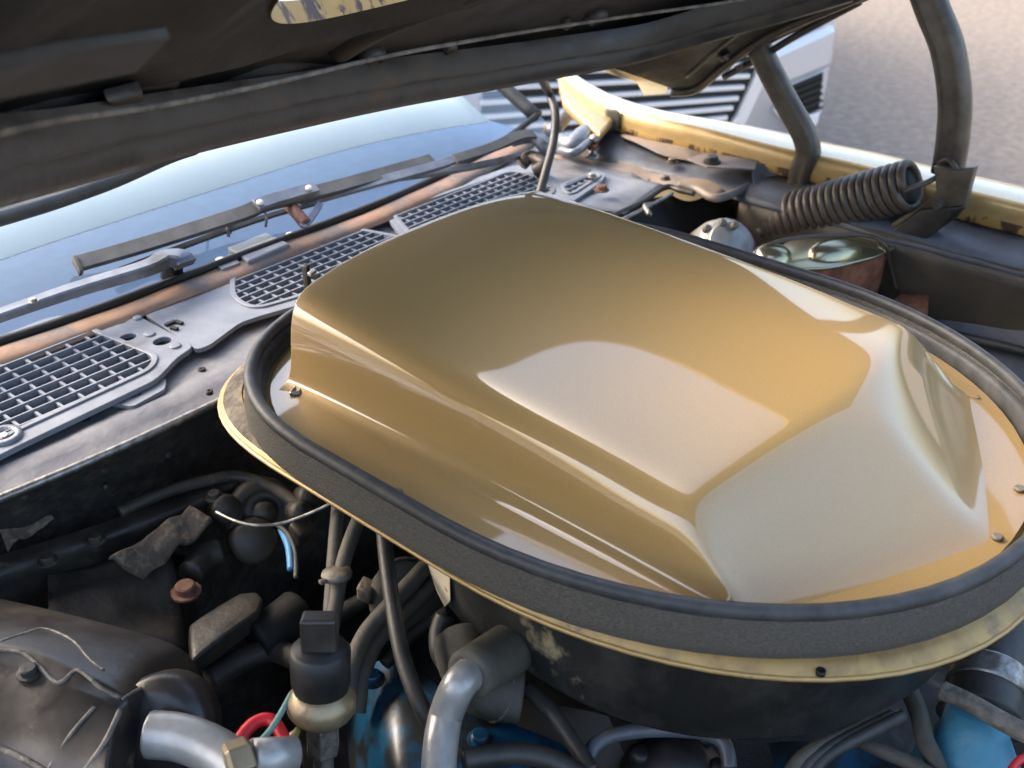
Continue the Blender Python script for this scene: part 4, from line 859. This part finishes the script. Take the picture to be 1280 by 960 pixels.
# right bottom: blue water neck, black hose with clamp, diagonal rod
wn_ = thing('water_neck', az(1215, 970, -0.4), 'crusty turquoise water outlet below a black radiator hose', 'water outlet')
bm = B(); c = az(1212, 946, -0.20); dd = V((0.35, 0.15, 0.92)).normalized(); lathe(bm, c, dd, [(0.05, -0.1), (0.048, -0.03), (0.041, -0.004), (0.032, 0.012), (0.026, 0.024), (0.024, 0.04)], 24); obj('neck', bm, TURQ, wn_)
rh = thing('radiator_hose', az(1245, 830, -0.3), 'thick black radiator hose with a worn silver band', 'hose')
bm = B(); tube(bm, [az(1222, 905, -0.187), az(1224, 898, -0.185)], 0.033, 24, 3); obj('clamp', bm, STEEL, rh)
hp = [az(1226, 896, -0.185), az(1236, 850, -0.175), az(1246, 800, -0.165), az(1262, 740, -0.15)]
bm = B(); tube(bm, hp, 0.031, 24, 6); obj('hose', bm, HOSEB, rh)
bm = B(); tube(bm, [hp[1]-(hp[1]-hp[0])*0.35, hp[1], hp[1]+(hp[2]-hp[1])*0.15], 0.0325, 24, 3); obj('band', bm, STEEL, rh)
hose('metal_rod', [(1176, 862, -0.14), (1215, 880, -0.14), (1250, 900, -0.14), (1300, 926, -0.14)], 0.0075, SEAM, 'grimy straight metal rod crossing in front of the radiator hose', 'rod', n=12)
hose('rubber_hose', [(1130, 850, -0.17), (1148, 890, -0.17), (1156, 925, -0.175), (1168, 950, -0.18), (1180, 985, -0.19)], 0.0075, HOSEG, 'grey hose dropping beside the turquoise water outlet', n=12)
hose('rubber_hose', [(1060, 915, -0.18), (1095, 935, -0.18), (1140, 955, -0.18), (1190, 985, -0.18)], 0.006, HOSEG, 'slim grey hose slanting to the turquoise water outlet', n=10)
hose('red_wire', [(1262, 965, -0.13), (1275, 950, -0.13), (1300, 940, -0.13)], 0.003, REDW, 'dull red wire beside the turquoise water outlet', 'wire', n=8)
bm = B(); rough_sheet(bm, [az(960, 930, -0.3), az(1120, 940, -0.3), az(1180, 1020, -0.32), az(980, 1020, -0.32)], 8, 8, 0.02, 14)
eb = thing('engine_block', (0, 0.45, -0.6), 'dark turquoise engine block deep below the air cleaner', 'engine'); obj('block_top', bm, BLUE, eb)
bm = B(); box(bm, (0, 0.47, -0.45), (0.2, 0, 0), (0, 0.3, 0), (0, 0, 0.13)); obj('block', bm, BLACKD, eb, bevel=0.02)
# drain hose from the hood to the scoop
hose('washer_hose', [hood_hit(668, 84, 0.03), az(684, 112, 0.085), az(694, 140, 0.06), az(692, 175, 0.03), az(682, 215, 0.0), az(672, 250, -0.03)], 0.0058, HOSEB, 'thin black washer hose hanging from the hood behind the scoop', n=12)

# ================================================================== BRAKES
mc = thing('master_cylinder', az(1050, 345, -0.2), 'rusty brown brake master cylinder with yellow zinc lid', 'master cylinder')
MZ = -0.062
lid = rounded([tuple(az(u, v, MZ).to_2d()) for u, v in ((955, 322), (985, 300), (1040, 290), (1096, 294), (1118, 304), (1104, 318), (1040, 334), (985, 336))], 0.02)
bm = B(); prism(bm, [(x, y, MZ) for x, y in lid], (0, 0, -0.005)); obj('lid', bm, ZINC, mc, bevel=0.0015)
cxm = sum(p[0] for p in lid)/len(lid); cym = sum(p[1] for p in lid)/len(lid)
bm = B(); rows = []
for k, z in ((0.97, MZ-0.005), (0.95, MZ-0.02), (0.93, MZ-0.05), (0.9, MZ-0.09)):
    r = [V((cxm+(x-cxm)*k, cym+(y-cym)*k, z)) for x, y in lid]; rows.append(r+[r[0]])
grid(bm, rows); obj('body', bm, RUST, mc, label='rough rust brown iron body')
def dome(u, v, rx, ry, h, nm='dome'):
    c = az(u, v, MZ+0.004); d1 = (az(u+40, v-8, MZ+0.004)-c).normalized(); d2 = V((-d1.y, d1.x, 0)); bm = B(); rows = []
    for a in (0, 0.25, 0.5, 0.7, 0.85, 0.97, 1.0):
        cr = math.cos(a*math.pi/2); zz = math.sin(a*math.pi/2)**0.8
        r = [c + d1*rx*(cr if a < 1 else 0.01)*math.cos(t) + d2*ry*(cr if a < 1 else 0.01)*math.sin(t) + V((0, 0, -0.004+h*zz)) for t in [2*math.pi*k/28 for k in range(29)]]
        rows.append(r)
    grid(bm, rows); obj(nm, bm, ZINC, mc)
dome(1044, 312, 0.040, 0.024, 0.017); dome(966, 318, 0.024, 0.024, 0.016)
bm = B(); tube(bm, [az(u, v, MZ+z) for u, v, z in ((940, 318, 0.0), (966, 304, 0.018), (1010, 296, 0.02), (1080, 294, 0.018), (1106, 306, 0.01), (1112, 330, -0.02), (1120, 362, -0.055))], 0.0026, 8, 6); obj('bail_wire', bm, HINGE, mc)
bm = B(); prism(bm, [az(u, v, -0.115) for u, v in ((1110, 378), (1126, 366), (1162, 367), (1160, 392), (1140, 398))], (0, 0, -0.04)); obj('outlet_block', bm, RUST, mc, bevel=0.003)
bm = B(); prism(bm, [az(u, v, MZ+0.001) for u, v in ((1096, 298), (1116, 300), (1120, 308), (1108, 314), (1098, 308))], (0, 0, -0.004)); obj('lid_tab', bm, STEEL, mc, bevel=0.001)
bs = thing('brake_booster', az(910, 300, -0.2), 'grey finned brake booster cap behind the rubber seal', 'brake booster')
c = az(914, 306, -0.075); dirb = V((-0.35, -0.55, 0.55)).normalized()
bm = B(); lathe(bm, c - dirb*0.03, dirb, [(0.046, -0.03), (0.045, 0.0), (0.041, 0.012), (0.041, 0.018), (0.034, 0.028), (0.022, 0.034), (0.0, 0.036)], 24); obj('shell', bm, ALU, bs)
for k in range(3):
    bm = B(); a = c + dirb*(-0.012+0.007*k); lathe(bm, a, dirb, [(0.038-0.004*k, -0.0015), (0.0405-0.004*k, 0), (0.038-0.004*k, 0.0015)], 24); obj('rib', bm, ALU, bs)
for u, v in ((884, 286), (903, 279), (918, 282)):
    bm = B(); a = az(u, v, -0.05); lathe(bm, a, dirb, [(0.005, -0.006), (0.005, 0.004), (0.003, 0.005)], 8); obj('stud', bm, SEAM, bs)

# ================================================================== PARKED VEHICLE BEHIND
vn = thing('parked_truck', (0, 0, 0), 'silver vehicle with chrome barred grille parked beyond the fender', 'truck')
fwh = V((math.cos(YAW), math.sin(YAW), 0))
e1 = (RT*math.cos(R(13)) + fwh*math.sin(R(13))).normalized(); nrm = V((e1.y, -e1.x, 0)); nrm = -nrm if nrm.dot(fwh) > 0 else nrm
d = ray(1047, 100); tt = 3.75/math.sqrt(d.x**2+d.y**2); VP0 = CAM + d*tt; VP0.z = GZ      # near front corner of the vehicle, on the ground
vn.location = VP0
def vf(u, v, off=0.0):
    """point on the vehicle's front plane (off: proud of it)"""
    d = ray(u, v); q = VP0 + nrm*off; t = (q-CAM).dot(nrm)/d.dot(nrm); return CAM + d*t
def vl(l, z, off): return VP0 - e1*l + V((0, 0, z)) + nrm*off      # l: metres from the near corner, z above ground
def vbox(name, l0, l1, z0, z1, o0, o1, m_, bev=0.02, label=None):
    bm = B(); box(bm, vl((l0+l1)/2, (z0+z1)/2, (o0+o1)/2), e1*(l1-l0)/2, nrm*(o1-o0)/2, V((0, 0, (z1-z0)/2))); return obj(name, bm, m_, vn, bevel=bev, smooth=False, label=label)
W_ = 1.9
bm = B(); rows = []
for l in (0.0, 0.03, 0.10, 0.3, 0.95, 1.6, 1.8, 1.87, 1.9):
    k = -0.06 if l in (0.0, W_) else -0.02 if l in (0.03, 1.87) else 0.0
    rows.append([vl(l, 0.26, -0.08+k), vl(l, 0.30, -0.02+k), vl(l, 0.45, k-0.005), vl(l, 0.70, k-0.005), vl(l, 0.86, k-0.03), vl(l, 0.95, k-0.10), vl(l, 1.05, -0.6), vl(l, 1.08, -1.2), vl(l, 1.55, -1.8), vl(l, 1.6, -3.0), vl(l, 1.0, -4.2), vl(l, 0.3, -4.2)])
grid(bm, rows)
for r_ in (rows[0], rows[-1]): bm.faces.new([bm.verts.new(p) for p in r_])
obj('body', bm, SILVER, vn, auto=50)
def vpoly(name, uv, off, th, m_, label=None, bev=0.004):
    bm = B(); prism(bm, [vf(u, v, off) for u, v in uv], nrm*-th); return obj(name, bm, m_, vn, bevel=bev, smooth=False, label=label)
vpoly('grille', ((610, 60), (958, 60), (946, 96), (922, 152), (900, 168), (600, 178)), 0.012, 0.03, VBLK, 'dark grille behind chrome bars')
for k, v0 in enumerate((68, 84, 99.5, 115, 130.5, 144, 158)):
    v1 = v0-2-k*1.6
    bm = B(); a, b = vf(600, v0+6+k*2.4, 0.02), vf(950-k*7, v1, 0.02); box(bm, (a+b)/2, (b-a)/2, nrm*0.012, V((0, 0, 0.0072))); obj('grille_bar', bm, CHROME, vn, bevel=0.002, smooth=False)
vpoly('fascia', ((968, 66), (1047, 30), (1042, 84), (1034, 88), (980, 110), (962, 100)), 0.03, 0.04, SILVER, 'silver fascia above the mesh', 0.02)
vpoly('grille_surround', ((952, 70), (964, 78), (958, 100), (934, 152), (920, 170), (908, 166), (922, 146), (944, 98)), 0.035, 0.05, CHROME, 'bright sloping grille surround')
vpoly('lamp_recess', ((978, 108), (1034, 86), (1027, 142), (984, 156), (966, 140)), 0.005, 0.02, SILVER)
vpoly('mesh_panel', ((990, 107), (1030, 90), (1024, 138), (988, 150), (980, 130)), 0.010, 0.02, VBLK, 'dark mesh beside the grille')
for k in range(5):
    a, b = vf(988, 116+k*8, 0.016), vf(1028, 100+k*8.5, 0.016); bm = B(); box(bm, (a+b)/2, (b-a)/2, nrm*0.004, V((0, 0, 0.0035))); obj('mesh_bar', bm, DARKP, vn, smooth=False)
vpoly('chrome_step', ((986, 150), (1026, 140), (1022, 156), (990, 166)), 0.02, 0.03, CHROME)
for l in (0.12, 1.78):
    for o_ in (-0.75, -3.5):
        bm = B(); lathe(bm, vl(l, 0.33, o_)-e1*0.11, e1, [(0.18, 0), (0.33, 0.02), (0.33, 0.2), (0.18, 0.22)], 28); obj('wheel', bm, VBLK, vn, auto=40)
